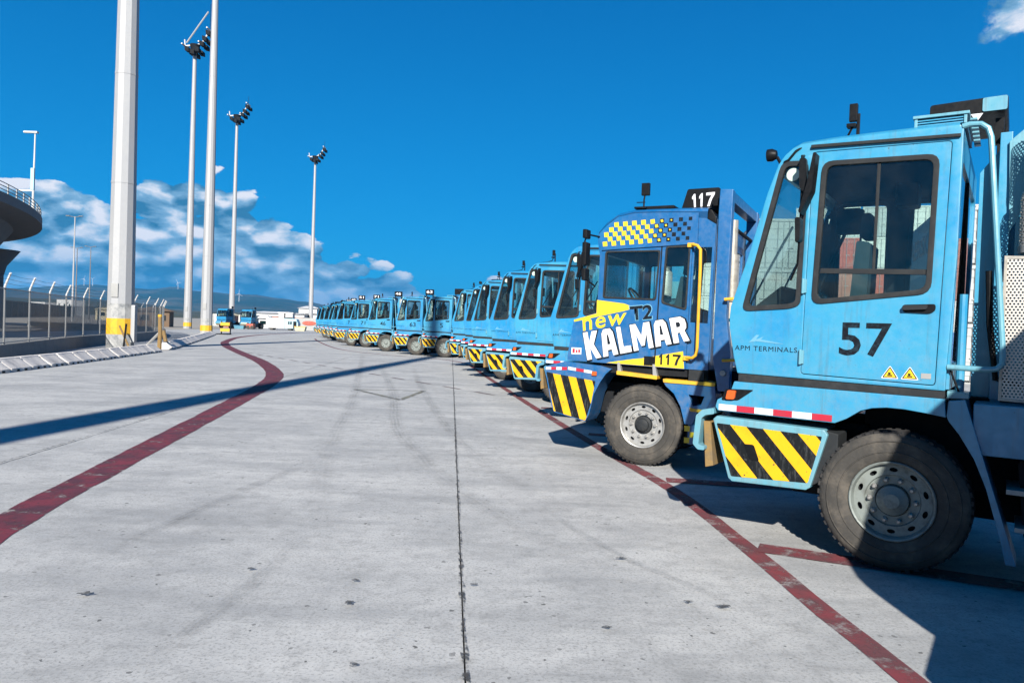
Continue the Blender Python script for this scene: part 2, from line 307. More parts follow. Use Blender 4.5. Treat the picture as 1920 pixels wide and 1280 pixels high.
class MB:
    def __init__(s): s.v = []; s.f = []; s.uv = None
    def quadgrid(s, rows, close_u=False):
        b0 = len(s.v); nr, nc = len(rows), len(rows[0])
        for r_ in rows: s.v += [tuple(p) for p in r_]
        for i in range(nr-1):
            for j in range(nc if close_u else nc-1):
                s.f.append((b0+i*nc+j, b0+i*nc+(j+1) % nc, b0+(i+1)*nc+(j+1) % nc, b0+(i+1)*nc+j))
        return s
    def box(s, x0, x1, y0, y1, z0, z1):
        b0 = len(s.v)
        s.v += [(x, y, z) for z in (z0, z1) for y in (y0, y1) for x in (x0, x1)]
        for q in ((0, 2, 3, 1), (4, 5, 7, 6), (0, 1, 5, 4), (2, 6, 7, 3), (0, 4, 6, 2), (1, 3, 7, 5)): s.f.append(tuple(b0+i for i in q))
        return s
    def loft(s, loops):
        """closed loops of equal length joined by quads, end caps as polygons"""
        b0 = len(s.v); n = len(loops[0])
        for l in loops: s.v += [tuple(p) for p in l]
        for i in range(len(loops)-1):
            for j in range(n): s.f.append((b0+i*n+j, b0+i*n+(j+1) % n, b0+(i+1)*n+(j+1) % n, b0+(i+1)*n+j))
        s.f.append(tuple(b0+j for j in reversed(range(n)))); s.f.append(tuple(b0+(len(loops)-1)*n+j for j in range(n)))
        return s
    def prism(s, poly, y0, y1, holes=(), fn=None):
        """outline in (x, z) extruded along y, with openings"""
        fn = fn or (lambda a, y, c: (a, y, c))
        loops = [list(poly)]+[list(h) for h in holes]
        flat = [p for l in loops for p in l]
        tris = tessellate_polygon([[Vector((p[0], p[1], 0)) for p in l] for l in loops])
        b0 = len(s.v); n = len(flat)
        s.v += [fn(p[0], y0, p[1]) for p in flat]+[fn(p[0], y1, p[1]) for p in flat]
        for a, b_, c in tris: s.f.append((b0+a, b0+b_, b0+c)); s.f.append((b0+n+a, b0+n+c, b0+n+b_))
        k = 0
        for l in loops:
            m_ = len(l)
            for j in range(m_):
                a, b_ = k+j, k+(j+1) % m_
                s.f.append((b0+a, b0+b_, b0+n+b_, b0+n+a))
            k += m_
        return s
    def tube(s, pts, r, n=8, closed=False):
        P = [Vector(p) for p in pts]; rows = []; k = len(P)
        prev = None
        for i, p in enumerate(P):
            if closed: d = (P[(i+1) % k]-P[i-1])
            else: d = P[min(i+1, k-1)]-P[max(i-1, 0)]
            d.normalize()
            u = prev - d*prev.dot(d) if prev is not None else d.orthogonal()
            u.normalize(); prev = u; v_ = d.cross(u)
            rr = r[i] if isinstance(r, (list, tuple)) else r
            rows.append([p+u*math.cos(2*math.pi*j/n)*rr+v_*math.sin(2*math.pi*j/n)*rr for j in range(n)])
        b0 = len(s.v)
        if closed: rows.append(rows[0])
        s.quadgrid(rows, True)
        if not closed:
            s.f.append(tuple(b0+j for j in reversed(range(n)))); s.f.append(tuple(b0+(k-1)*n+j for j in range(n)))
        return s
    def lathe(s, prof, n=32, c=(0, 0, 0), axis='y'):
        rows = []
        for r_, h in prof:
            row = []
            for j in range(n):
                a = 2*math.pi*j/n; u, v_ = math.cos(a)*r_, math.sin(a)*r_
                row.append((c[0]+u, c[1]+h, c[2]+v_) if axis == 'y' else ((c[0]+u, c[1]+v_, c[2]+h) if axis == 'z' else (c[0]+h, c[1]+u, c[2]+v_)))
            rows.append(row)
        return s.quadgrid(rows, True)
    def mesh(s, name, mat, bevel=0.0, smooth=True, angle=35):
        bm = bmesh.new(); vs = [bm.verts.new(p) for p in s.v]
        for f in s.f:
            try: bm.faces.new([vs[i] for i in f])
            except ValueError: pass
        bmesh.ops.remove_doubles(bm, verts=bm.verts, dist=1e-5)
        bmesh.ops.recalc_face_normals(bm, faces=bm.faces)
        if bevel:
            ed = [e for e in bm.edges if len(e.link_faces) == 2 and e.calc_face_angle(0) > R(40)]
            bmesh.ops.bevel(bm, geom=ed, offset=bevel, segments=2, affect='EDGES', profile=0.6, clamp_overlap=True)
        me = bpy.data.meshes.new(name); bm.to_mesh(me); bm.free()
        me.materials.append(MATS[mat])
        if smooth:
            me.polygons.foreach_set('use_smooth', [True]*len(me.polygons)); me.set_sharp_from_angle(angle=R(angle))
            if bevel: weight_normals(me, math.cos(R(max(angle, 50))))
        return me
    def build(s, name, mat, parent=None, bevel=0.0, smooth=True, loc=None, angle=35):
        return put(name, s.mesh(name, mat, bevel, smooth, angle), parent, loc)
def put(name, me, parent=None, loc=None):
    o = bpy.data.objects.new(name, me); C.objects.link(o); o.parent = parent
    if loc: o.location = loc
    return o
def thing(name, label, cat, loc=(0, 0, 0), rz=0.0, group=None):
    o = bpy.data.objects.new(name, None); C.objects.link(o); o.location = loc; o.rotation_euler = (0, 0, rz); o.empty_display_size = 0.3
    return tag(o, label, cat, group)
def tag(o, label, cat, group=None):
    o['label'] = label; o['category'] = cat
    if group: o['group'] = group
    return o
def struct(o): o['kind'] = 'structure'; return o
def copy_tree(o, parent=None, skip=()):
    c = o.copy(); C.objects.link(c); c.parent = parent
    for ch in o.children:
        if ch.get('fine') and 'fine' in skip: continue
        if ch.name.split('.')[0] in skip: continue
        copy_tree(ch, c, skip)
    return c
FONT_CACHE = {}
def text_mesh(txt, quad, y, mat, bold=0.0, depth=0.0, spacing=1.0):
    """flat lettering stretched onto a quad TL, TR, BL, BR given in (x, z), lying at y"""
    cu = bpy.data.curves.new('t', 'FONT'); cu.body = txt; cu.offset = bold; cu.space_character = spacing; cu.resolution_u = 3
    o = bpy.data.objects.new('t', cu); C.objects.link(o)
    dg = bpy.context.evaluated_depsgraph_get(); dg.update()
    me = bpy.data.meshes.new_from_object(o.evaluated_get(dg)); bpy.data.objects.remove(o); bpy.data.curves.remove(cu)
    xs = [v.co.x for v in me.vertices]; ys = [v.co.y for v in me.vertices]
    x0, x1, y0, y1 = min(xs), max(xs), min(ys), max(ys)
    tl, tr_, bl, br = [Vector(q) for q in quad]
    for v in me.vertices:
        u, q = (v.co.x-x0)/(x1-x0), (v.co.y-y0)/(y1-y0)
        p = (tl*(1-u)+tr_*u)*q+(bl*(1-u)+br*u)*(1-q)
        v.co = (p[0], y, p[1])
    me.materials.clear(); me.materials.append(MATS[mat]); me.update()
    return me
GLYPH = {'K': ([(0, 0), (0, 1), (.33, 1), (.33, .62), (.62, 1), (1, 1), (.62, .52), (1, 0), (.63, 0), (.33, .42), (.33, 0)], []),
 'A': ([(0, 0), (.12, .85), (.28, 1), (.72, 1), (.88, .85), (1, 0), (.67, 0), (.63, .22), (.37, .22), (.33, 0)], [[(.40, .42), (.60, .42), (.55, .78), (.45, .78)]]),
 'L': ([(0, 0), (0, 1), (.38, 1), (.38, .24), (1, .24), (1, 0)], []),
 'M': ([(0, 0), (0, 1), (.30, 1), (.5, .52), (.70, 1), (1, 1), (1, 0), (.76, 0), (.76, .60), (.58, .14), (.42, .14), (.24, .60), (.24, 0)], []),
 'R': ([(0, 0), (0, 1), (.68, 1), (.92, .88), (.97, .68), (.93, .52), (.80, .43), (1, 0), (.64, 0), (.50, .38), (.34, .38), (.34, 0)], [[(.34, .60), (.34, .80), (.55, .80), (.62, .70), (.55, .60)]]),
 '1': ([(.30, 0), (.30, .70), (.06, .58), (.06, .77), (.42, 1), (.64, 1), (.64, 0)], []),
 '7': ([(0, 1), (1, 1), (1, .84), (.74, .50), (.56, 0), (.24, 0), (.42, .48), (.66, .80), (0, .80)], [])}
GW = {'K': 1.0, 'A': 1.02, 'L': .78, 'M': 1.3, 'R': 1.0, '1': .72, '7': 1.0}
def block_text(txt, quad, y, mat, gap=0.14, grow_=0.0):
    """heavy block lettering from hand-drawn outlines, mapped onto a quad TL, TR, BL, BR"""
    tot = sum(GW[c] for c in txt)+gap*(len(txt)-1); tl, tr_, bl, br = [Vector(q) for q in quad]; mb = MB(); x = 0.0
    def mp(px, py):
        u = px/tot; p = (tl*(1-u)+tr_*u)*py+(bl*(1-u)+br*u)*(1-py); return (p[0], p[1])
    for c in txt:
        o, hs_ = GLYPH[c]; wd = GW[c]
        f = lambda p: mp(x+(0.5+(p[0]-0.5)*(1+grow_*1.6/wd))*wd, 0.5+(p[1]-0.5)*(1+grow_))
        mb.prism([f(p) for p in o], y-0.0004, y, [] if grow_ else [[f(p) for p in h] for h in hs_]); x += wd+gap
    return mb.mesh('lettering', mat, smooth=False)
def rect(x0, x1, z0, z1): return [(x0, z1), (x1, z1), (x0, z0), (x1, z0)]     # TL, TR, BL, BR
def add_uv(me, fu):
    uv = me.uv_layers.new(name='UVMap')
    for l in me.loops: uv.data[l.index].uv = fu(me.vertices[l.vertex_index].co)

# ------------------------------------------------------------------ ground, slabs, markings
JD = R(-4.7)                                    # joint direction of the concrete lanes
ju, jn = Vector((math.sin(JD), math.cos(JD), 0)), Vector((math.cos(JD), -math.sin(JD), 0))
g = MB(); S = 9500.0
g.v = [(-S, -400, -0.05), (S, -400, -0.05), (S, S, -0.05), (-S, S, -0.05)]; g.f = [(0, 1, 2, 3)]
ground = struct(g.build('ground', 'sand', smooth=False))
apron = struct(MB().box(-0.5, 0.5, -0.5, 0.5, -0.5, 0.5).build('apron_bed', 'dark', smooth=False))
apron.data.transform(Matrix.Identity(4))
LW, LL = 5.2, 15.2
# origin of the joint through (-0.17, 3.64)
j0 = Vector((-0.17, 3.64, 0))
apron.data.clear_geometry()
bed = MB(); bc = [j0+jn*(LW*a)+ju*b for a, b in ((-7.0, -25), (13.0, -25), (13.0, 215), (-7.0, 215))]
bed.v = [(p.x, p.y, -0.030) for p in bc]; bed.f = [(0, 1, 2, 3)]
apron.data = bed.mesh('apron_bed', 'dark', smooth=False)
def slab_mesh(l, wd):
    mb = MB().box(0.005, wd-0.005, 0.0006, l-0.0006, -0.028, 0.0)
    return mb.mesh('concrete_slab', 'concrete', 0.0, False)
near_m, far_m = slab_mesh(LL, LW), slab_mesh(LL*5, LW)
for i in range(-7, 13):
    segs = [(-25+LL*k, near_m) for k in range(6)]+[(-25+LL*6+LL*5*k, far_m) for k in range(2)]
    sh = -(i*7919 % 5)*0.0
    for s0, me in segs:
        p = j0+jn*(LW*i)+ju*s0
        o = put('concrete_slab', me, ground, (p.x, p.y, 0.0)); o.rotation_euler = (0, 0, -JD)
def ribbon(name, pts, width, mat, z, parent, jag=0.0, step=0.35):
    P = [Vector((p[0], p[1], 0)) for p in pts]
    # Catmull-Rom resample
    Q = []
    for i in range(len(P)-1):
        a, b, c, d = P[max(i-1, 0)], P[i], P[i+1], P[min(i+2, len(P)-1)]
        n = max(2, int((c-b).length/step))
        for k in range(n):
            t_ = k/n
            Q.append(0.5*((2*b)+(c-a)*t_+(2*a-5*b+4*c-d)*t_*t_+(3*b-a-3*c+d)*t_**3))
    Q.append(P[-1]); rows = []
    for i, p in enumerate(Q):
        d = (Q[min(i+1, len(Q)-1)]-Q[max(i-1, 0)]).normalized(); nrm = Vector((d.y, -d.x, 0))
        wd = width(i/len(Q)) if callable(width) else width
        a = wd/2+random.uniform(-jag, jag); b = wd/2+random.uniform(-jag, jag)
        rows.append([(p.x-nrm.x*a, p.y-nrm.y*a, z), (p.x+nrm.x*b, p.y+nrm.y*b, z)])
    o = MB().quadgrid(rows).build(name, mat, parent, smooth=False)
    uv = o.data.uv_layers.new(name='UVMap'); key = {}
    for i, r_ in enumerate(rows):
        for k in (0, 1): key[(round(r_[k][0], 4), round(r_[k][1], 4))] = (i/(len(rows)-1), float(k))
    for l in o.data.loops:
        c = o.data.vertices[l.vertex_index].co; uv.data[l.index].uv = key.get((round(c.x, 4), round(c.y, 4)), (0, 0))
    return o
ribbon('red_lane_line', [(-3.45, 3.4), (-3.75, 4.8), (-4.12, 6.2), (-4.62, 9.0), (-5.12, 11.9), (-5.78, 15.7), (-6.65, 20.4), (-7.8, 24.6), (-10.4, 31.0), (-13.9, 38.3), (-17.3, 45.5), (-19.4, 50.5), (-21.6, 56.5), (-25.7, 70.5), (-28.8, 87.5), (-30.6, 107)], lambda u: 0.33+0.22*min(1, u*5), 'red_line', 0.005, ground, 0.012)
ribbon('red_stall_line', [(2.35, -2), (2.22, 1.5), (2.13, 3.8), (2.07, 4.7), (2.0, 6.35), (1.85, 8.37), (1.33, 11.45), (.40, 17.6), (-.8, 26), (-2.04, 34.6), (-3.2, 38.0), (-4.55, 39.8), (-7.54, 42.5), (-11.3, 48.7), (-16.4, 63.6), (-19.7, 74.6)], 0.165, 'red_line_faded', 0.005, ground, 0.004)
for a, b_ in (((2.10, 6.16), (5.5, 4.6)), ((1.90, 8.89), (5.5, 8.3)), ((1.35, 12.6), (5, 12.0)), ((.7, 16.6), (5, 16.2))):
    ribbon('red_bay_line', [a, b_], 0.27, 'red_line_faded', 0.009, ground, 0.004)
for k in range(14):
    a = Vector((-13.7, 38.73)).lerp(Vector((0.02, 18.69)), k/14); b_ = Vector((-13.7, 38.73)).lerp(Vector((0.02, 18.69)), (k+0.55)/14)
    ribbon('worn_dash', [a, b_], 0.14, 'faded_dark', 0.005, ground, 0.01)
tri = [(-4.08, 19.55), (-2.29, 19.79), (-2.54, 17.21)]
for k in range(3): ribbon('worn_triangle_edge', [tri[k], tri[(k+1) % 3]], 0.13, 'faded_yellow', 0.005+0.004*k, ground, 0.01)
z_ = 0.011
TR = [[(-6.0, 34), (-4.4, 26), (-2.9, 18.5), (-1.95, 12.9), (-1.2, 10.0), (-.51, 7.92), (.44, 5.92), (1.06, 4.83), (1.72, 3.84), (2.2, 3.0)],
      [(-4.2, 32), (-3.0, 24), (-1.9, 17.5), (-1.0, 12.5), (-.3, 9.6), (.40, 7.7), (1.25, 6.0), (1.9, 5.0)],
      [(-9, 45), (-7.2, 36), (-4.9, 24), (-3.4, 16), (-2.6, 11), (-1.9, 7.5), (-1.0, 5.0), (-.2, 3.4)]]
for pts, wd in [(TR[0], 0.30), (TR[1], 0.26), (TR[2], 0.30), ([(-1.62, 6.0), (-1.68, 4.8), (-1.8, 3.5)], 0.16), ([(-2.4, 9.5), (-2.75, 7.0), (-2.95, 5.2)], 0.2), ([(.3, 7.4), (.75, 6.1), (1.3, 5.1), (2.0, 4.2)], 0.10)]:
    ribbon('tyre_mark', pts, wd, 'tyre_dirt', z_, ground, 0.02); z_ += 0.0012
for base in (0, -1):
    pts = [j0+jn*(LW*base)+ju*k for k in (-4, 2, 6, 10, 16, 24, 34)]
    ribbon('joint_wear', [(p.x, p.y) for p in pts], 0.030, 'joint_wear', z_, ground, 0.010, 0.12); z_ += 0.0012
def blot(x, y, r):
    n = 18; pts = []
    for k in range(n):
        a = 2*math.pi*k/n; q = r*(0.65+0.6*noise.noise(Vector((math.cos(a)*1.3+x*3, math.sin(a)*1.3+y*3, 0))))
        pts.append((x+math.cos(a)*q*1.25, y+math.sin(a)*q, 0.022))
    mb = MB(); mb.v = pts; mb.f = [tuple(range(n))]; mb.build('oil_spot', 'oil', ground, smooth=False)
for x, y, r in ((1.42, 4.76, .05), (1.2, 4.82, .035), (-2.59, 4.59, .045), (-1.76, 5.16, .03), (-1.0, 5.0, .03), (-.95, 4.6, .035), (-.2, 5.0, .03), (.62, 4.35, .03), (.9, 5.7, .04), (-.75, 3.75, .03)):
    blot(x, y, r)
# road and sandy verge behind the fence; asphalt widened to paint in the viaduct's shadow
road_shade = MB(); road_shade.v = [(-95, 20, -0.040), (-24.5, 20, -0.040), (-42, 80, -0.040), (-150, 170, -0.040)]; road_shade.f = [(0, 1, 2, 3)]
struct(road_shade.build('road', 'asphalt', smooth=False))

# ------------------------------------------------------------------ wheels shared by all tractors
def tyre_mesh():
    prof = [(0.300, -0.030), (0.315, -0.012), (0.36, 0.0), (0.43, 0.002), (0.485, -0.008), (0.518, -0.030), (0.530, -0.055), (0.532, -0.075),
            (0.524, -0.085), (0.524, -0.095), (0.534, -0.10), (0.535, -0.145), (0.526, -0.148), (0.526, -0.158), (0.535, -0.161), (0.535, -0.20), (0.524, -0.205), (0.524, -0.215),
            (0.532, -0.225), (0.518, -0.27), (0.43, -0.30), (0.31, -0.27), (0.30, -0.03)]
    mb = MB().lathe(prof, 56)
    for k in range(52):
        a = 2*math.pi*k/52; ca, sa = math.cos(a), math.sin(a); tw = 0.017
        for y0, y1, r0, r1 in ((-0.083, -0.034, 0.512, 0.5352), (-0.265, -0.212, 0.512, 0.5352)):
            b0 = len(mb.v)
            for r_ in (r0, r1):
                for y in (y0, y1):
                    for q in (-tw, tw): mb.v.append((r_*ca-q*sa, y if r_ == r1 else y*1.0, r_*sa+q*ca))
            for q in ((0, 2, 3, 1), (4, 5, 7, 6), (0, 1, 5, 4), (2, 6, 7, 3), (0, 4, 6, 2), (1, 3, 7, 5)): mb.f.append(tuple(b0+i for i in q))
    mb.lathe([(0.455, 0.0005), (0.458, 0.006), (0.462, 0.006), (0.465, 0.0)], 56).lathe([(0.372, 0.0), (0.376, 0.006), (0.381, 0.006), (0.385, 0.0)], 56)
    me = mb.mesh('tyre', 'rubber', angle=50)
    me.materials.append(MATS['tread'])
    for p in me.polygons:
        c = p.center; r_ = math.hypot(c.x, c.z)
        if r_ > 0.519: p.material_index = 1
    return me
def rim_mesh(mat):
    mb = MB().lathe([(0.300, -0.06), (0.304, -0.012), (0.296, -0.004), (0.285, -0.010), (0.277, -0.035), (0.272, -0.062)], 56)
    hol = []
    for k in range(10):
        a = 2*math.pi*(k+0.5)/10; ca, sa = math.cos(a), math.sin(a)
        hol.append([((0.236+0.017*math.cos(u))*ca-0.030*math.sin(u)*sa, (0.236+0.017*math.cos(u))*sa+0.030*math.sin(u)*ca) for u in [2*math.pi*q/10 for q in range(10)]])
    ring = [(0.272*math.cos(2*math.pi*q/56), 0.272*math.sin(2*math.pi*q/56)) for q in range(56)]
    cen = [(0.198*math.cos(2*math.pi*q/40), 0.198*math.sin(2*math.pi*q/40)) for q in range(40)]
    mb.prism(ring, -0.062, -0.075, [cen]+hol)
    mb.lathe([(0.198, -0.064), (0.190, -0.082), (0.125, -0.085), (0.118, -0.10), (0.03, -0.10)], 40)
    return mb.mesh('rim', mat, angle=30)
TYRE = tyre_mesh(); RIM = {'steel': rim_mesh('steel'), 'rim_green': rim_mesh('rim_green')}
HUB = MB().lathe([(0.118, -0.10), (0.112, -0.06), (0.085, -0.05), (0.08, -0.02), (0.055, -0.008), (0.0, -0.006)], 24).mesh('hub', 'trim', angle=30)
HUBG = MB().lathe([(0.118, -0.10), (0.112, -0.05), (0.075, -0.03), (0.055, -0.012), (0.0, -0.01)], 24).mesh('hub', 'rim_green', angle=30)
NUT = MB().lathe([(0.021, -0.085), (0.021, -0.062), (0.013, -0.055), (0.012, -0.04), (0.0, -0.038)], 6).mesh('wheel_nut', 'steel', angle=20)
BACK = MB().lathe([(0.29, -0.11), (0.0, -0.11)], 24).mesh('brake_drum', 'dark')
def wheel(parent, loc, rim, side=1, nuts=True):
    wh = put('wheel', TYRE, parent, loc)
    if side < 0: wh.rotation_euler = (0, 0, math.pi)
    put('rim', RIM[rim], wh); put('hub', HUBG if rim == 'rim_green' else HUB, wh); put('brake_drum', BACK, wh)
    if nuts:
        for k in range(10):
            a = 2*math.pi*k/10
            o = put('wheel_nut', NUT, wh, (0.160*math.cos(a), 0, 0.160*math.sin(a))); o['fine'] = 1
    return wh

# ------------------------------------------------------------------ teal terminal tractor (x forward from front axle, y left with the wheel face at 0, z up)
W = 2.10
def arc_pts(cx, cz, r, a0, a1, n): return [(cx+r*math.cos(R(a0+(a1-a0)*k/n)), cz+r*math.sin(R(a0+(a1-a0)*k/n))) for k in range(n+1)]
def tractor_common(t, body, rim):
    """chassis, axles and rear wheels under any of the tractors"""
    MB().box(-3.9, 1.1, -0.80, -0.70, 0.62, 0.90).box(-3.9, 1.1, -1.40, -1.30, 0.62, 0.90).box(-3.9, -3.78, -1.3, -0.8, 0.62, 0.9).box(-1.6, -1.4, -1.3, -0.8, 0.66, 0.86).build('chassis', 'dark', t, 0.01)
    MB().tube([(0, -0.25, .53), (0, -W+0.25, .53)], 0.075, 10).build('front_axle', 'dark', t)
    MB().tube([(-3.0, -0.35, .53), (-3.0, -W+0.35, .53)], 0.11, 10).build('rear_axle', 'dark', t)
    MB().box(0.25, 1.1, -1.55, -0.55, 0.60, 1.05).box(-0.9, 0.3, -1.5, -0.6, 0.60, 1.28).build('engine', 'dark', t, 0.03)
    MB().lathe([(0.0, 0.09), (0.50, 0.09), (0.52, 0.06), (0.52, 0.0), (0.2, -0.02)], 24, (-2.9, -W/2, 1.10), 'z').build('fifth_wheel', 'dark', t)
    MB().box(-3.4, -2.4, -1.35, -0.75, 0.90, 1.06).build('lift_frame', 'dark', t, 0.02)
    wheel(t, (0, 0, .535), rim)
    wheel(t, (0, -W, .535), rim, -1, False)
    for y in (0.0, -0.34): wheel(t, (-3.0, y, .535), rim, 1, y == 0)
    for y in (-W, -W+0.34): wheel(t, (-3.0, y, .535), rim, -1, False)
def window(t, name, outline, y, mat='glass', fr=0.035, thick=0.03, rad=0.07, pos=None):
    """rubber gasket with a pane in it; returns the pane"""
    c = Vector((sum(p[0] for p in outline)/len(outline), sum(p[1] for p in outline)/len(outline)))
    def inset(d):
        n = len(outline); res = []
        for i in range(n):
            p0, p1, p2 = Vector(outline[i-1]), Vector(outline[i]), Vector(outline[(i+1) % n])
            a = (p1-p0).normalized(); b_ = (p2-p1).normalized()
            n1, n2 = Vector((-a.y, a.x)), Vector((-b_.y, b_.x))
            if n1.dot(c-p1) < 0 and n2.dot(c-p1) < 0: n1, n2 = -n1, -n2
            k = (n1+n2); k = k/max(0.3, k.length_squared)*2
            res.append(tuple(p1+k*d))
        return res
    o1, i1 = rounded(inset(-0.004), rad), rounded(inset(fr), max(0.02, rad-fr*0.6))
    pane = MB().prism(rounded(inset(fr*0.5), rad), y-0.016, y-0.011).build(name, mat, t, smooth=False)
    MB().prism(o1, y-thick, y+0.012, [i1]).build('window_gasket', 'trim', pane, 0.005)
    return pane
QWIN = [(0.905, 3.185), (0.700, 3.175), (0.722, 2.02), (0.80, 1.992), (1.185, 1.965)]
DWIN = [(0.590, 3.158), (-0.220, 3.138), (-0.200, 2.115), (0.632, 2.025)]
DOOR = [(0.662, 3.236), (-0.294, 3.224), (-0.252, 1.440), (0.691, 1.468)]
SIDE = [(0.46, 3.335), (0.762, 3.319), (0.824, 3.293), (0.885, 3.243), (0.938, 3.166), (1.017, 2.941), (1.154, 2.424), (1.237, 2.16), (1.286, 2.001), (1.293, 1.90), (1.290, 1.82), (1.246, 1.585), (1.208, 1.437), (-0.322, 1.400), (-0.325, 1.577), (-0.36, 2.386), (-0.366, 3.197), (-0.367, 3.318), (-0.339, 3.345)]
def grow(poly, d):
    c = Vector((sum(p[0] for p in poly)/len(poly), sum(p[1] for p in poly)/len(poly)))
    return [tuple(Vector(p)+(Vector(p)-c).normalized()*d) for p in poly]
def make_teal():
    t = thing('terminal_tractor', '', 'tractor')
    tractor_common(t, 'teal', 'rim_green')
    # left side of the cab with quarter window and door opening, then the right side with its two windows
    side = MB().prism(SIDE, -0.05, 0.0, [rounded(QWIN, 0.07), rounded(grow(DOOR, 0.006), 0.03)]).build('cab_side', 'teal', t, 0.012)
    RW = [[(0.86, 3.16), (0.36, 3.16), (0.36, 2.15), (0.86, 2.02)], [(0.18, 3.16), (-0.24, 3.15), (-0.23, 2.2), (0.20, 2.15)], [(0.955, 3.05), (0.915, 3.05), (0.915, 2.03), (1.20, 1.98)]]
    MB().prism(SIDE, -W+0.05, -W, [rounded(q, 0.09) for q in RW]).build('cab_side', 'teal', t, 0.006)
    for q in RW: window(t, 'side_window', q, -W+0.035, 'glass')
    MB().prism([(0.44, 3.30), (0.74, 3.28), (0.86, 3.19), (1.0, 2.93), (1.24, 2.1), (1.26, 1.85), (1.19, 1.44), (-0.30, 1.42), (-0.33, 3.28)], -W+0.062, -W+0.055, [rounded(q, 0.09) for q in RW]).build('cab_shade_lining', 'dark', t, smooth=False)  # dark sheet added to deepen the shade inside the cab
    window(t, 'quarter_window', QWIN, 0.0)
    door = MB().prism(rounded(DOOR, 0.025), -0.045, 0.004, [rounded(DWIN, 0.085)]).build('door', 'teal', t, 0.004)
    p = window(door, 'door_window', DWIN, 0.004, rad=0.085); 
    MB().prism([(0.575, 2.312), (-0.175, 2.292), (-0.175, 2.252), (0.58, 2.272)], -0.022, 0.002).prism([(0.196, 3.11), (0.172, 3.11), (0.182, 2.30), (0.202, 2.30)], -0.02, 0.0).build('sliding_pane_frame', 'trim', door, 0.003)
    hd = MB().prism(rounded([(-0.020, 2.028), (-0.238, 2.036), (-0.238, 1.985), (-0.20, 1.965), (-0.024, 1.972)], 0.02), 0.004, 0.018).build('door_handle_plate', 'black', door, 0.004)
    MB().prism(rounded([(-0.022, 2.022), (-0.19, 2.028), (-0.185, 1.995), (-0.024, 1.987)], 0.012), 0.018, 0.045).build('door_handle', 'trim', door, 0.006)
    for z in (2.17, 1.60): o = MB().box(0.672, 0.712, 0.004, 0.022, z-0.055, z+0.055).tube([(0.70, 0.022, z-.06), (0.70, 0.022, z+.06)], 0.011, 6).build('door_hinge', 'teal_grey', door, 0.003); o['fine'] = 1
    put('door_number', text_mesh('57', rect(0.412, 0.045, 1.628, 1.886), 0.0075, 'decal_black', 0.012), door)
    for cx in (0.046, -0.088):
        a = 0.062
        o = MB().prism(rounded([(cx, 1.568), (cx+a, 1.468), (cx-a, 1.468)], 0.012, 2), 0.0045, 0.0068).build('warning_sticker', 'decal_white', door, smooth=False); o['fine'] = 1
        b1 = rounded([(cx, 1.560), (cx+a*.86, 1.474), (cx-a*.86, 1.474)], 0.01, 2); b2 = [(cx, 1.547), (cx+a*.66, 1.480), (cx-a*.66, 1.480)]
        o = MB().prism(b1, 0.007, 0.0074, [b2]).box(cx-.018, cx+.018, .0076, .008, 1.487, 1.497).box(cx-.006, cx+.012, .0076, .008, 1.499, 1.515).build('warning_sticker_border', 'decal_black', door, smooth=False); o['fine'] = 1
        o = MB().prism(b2, 0.0069, 0.0072).build('warning_sticker_face', 'lemon', door, smooth=False); o['fine'] = 1
    o = MB().box(-0.228, -0.162, 0.0045, 0.0065, 1.482, 1.522).build('data_plate', 'galv', door, smooth=False); o['fine'] = 1
    # lettering on the front quarter
    put('lettering', text_mesh('APM TERMINALS', rect(1.235, 0.728, 1.632, 1.672), 0.0025, 'decal_black', 0.0, spacing=1.12), t)
    o = MB().prism([(1.12, 1.70), (1.06, 1.765), (1.035, 1.765), (1.06, 1.727), (1.0, 1.752), (1.02, 1.728), (0.84, 1.700), (0.84, 1.696), (1.06, 1.712)], 0.001, 0.0025).build('swoosh_logo', 'decal_grey', t, smooth=False); o['fine'] = 1
    # roof, front and back of the cab
    top = [p for p in SIDE if p[1] > 3.16 and p[0] > -0.3 and p[0] < 0.95]
    roof = [(-0.339, 3.345), (0.46, 3.335), (0.762, 3.319), (0.824, 3.293), (0.885, 3.243), (0.938, 3.166)]
    crown = [(-0.345, 3.372), (0.45, 3.362), (0.74, 3.345), (0.80, 3.318), (0.86, 3.270), (0.915, 3.195)]
    inner = [(p[0]-0.015, p[1]-0.05) for p in roof]
    rows = []
    for y, pr in ((-0.02, inner), (-0.0, [(p[0], p[1]-0.006) for p in roof]), (-0.03, [(r_[0]*0.5+c_[0]*0.5, r_[1]*0.35+c_[1]*0.65) for r_, c_ in zip(roof, crown)]), (-0.10, crown), (-W+0.10, crown), (-W+0.03, [(r_[0]*0.5+c_[0]*0.5, r_[1]*0.35+c_[1]*0.65) for r_, c_ in zip(roof, crown)]), (-W, roof), (-W+0.02, inner), (-0.02, inner)):
        rows.append([(p[0], y-0.001 if y > -1 else y+0.001, p[1]+0.001) for p in pr])
    rf = MB().quadgrid(rows).build('roof', 'teal', t, angle=50)
    MB().prism([(0.68, 3.298), (-0.35, 3.272), (-0.35, 3.248), (0.685, 3.272)], 0.001, 0.024).build('rain_gutter', 'trim', rf, 0.004)
    MB().box(-0.34, 0.85, -W+0.06, -0.06, 3.17, 3.20).build('headliner', 'dark', t)
    MB().prism([(1.2085, 1.437), (1.246, 1.585), (1.290, 1.82), (1.293, 1.90), (1.286, 2.0), (1.24, 1.99), (1.245, 1.85), (1.16, 1.437)], -W+0.05, -0.05).build('cab_front', 'teal', t, 0.004)
    MB().prism([(0.938, 3.165), (0.952, 3.10), (0.90, 3.09), (0.89, 3.16)], -W+0.05, -0.05).build('windscreen_header', 'teal', t, 0.004)
    MB().prism([(0.945, 3.10), (1.275, 2.0), (1.268, 2.0), (0.938, 3.10)], -W+0.05, -0.05).build('windscreen', 'glass', t, smooth=False)
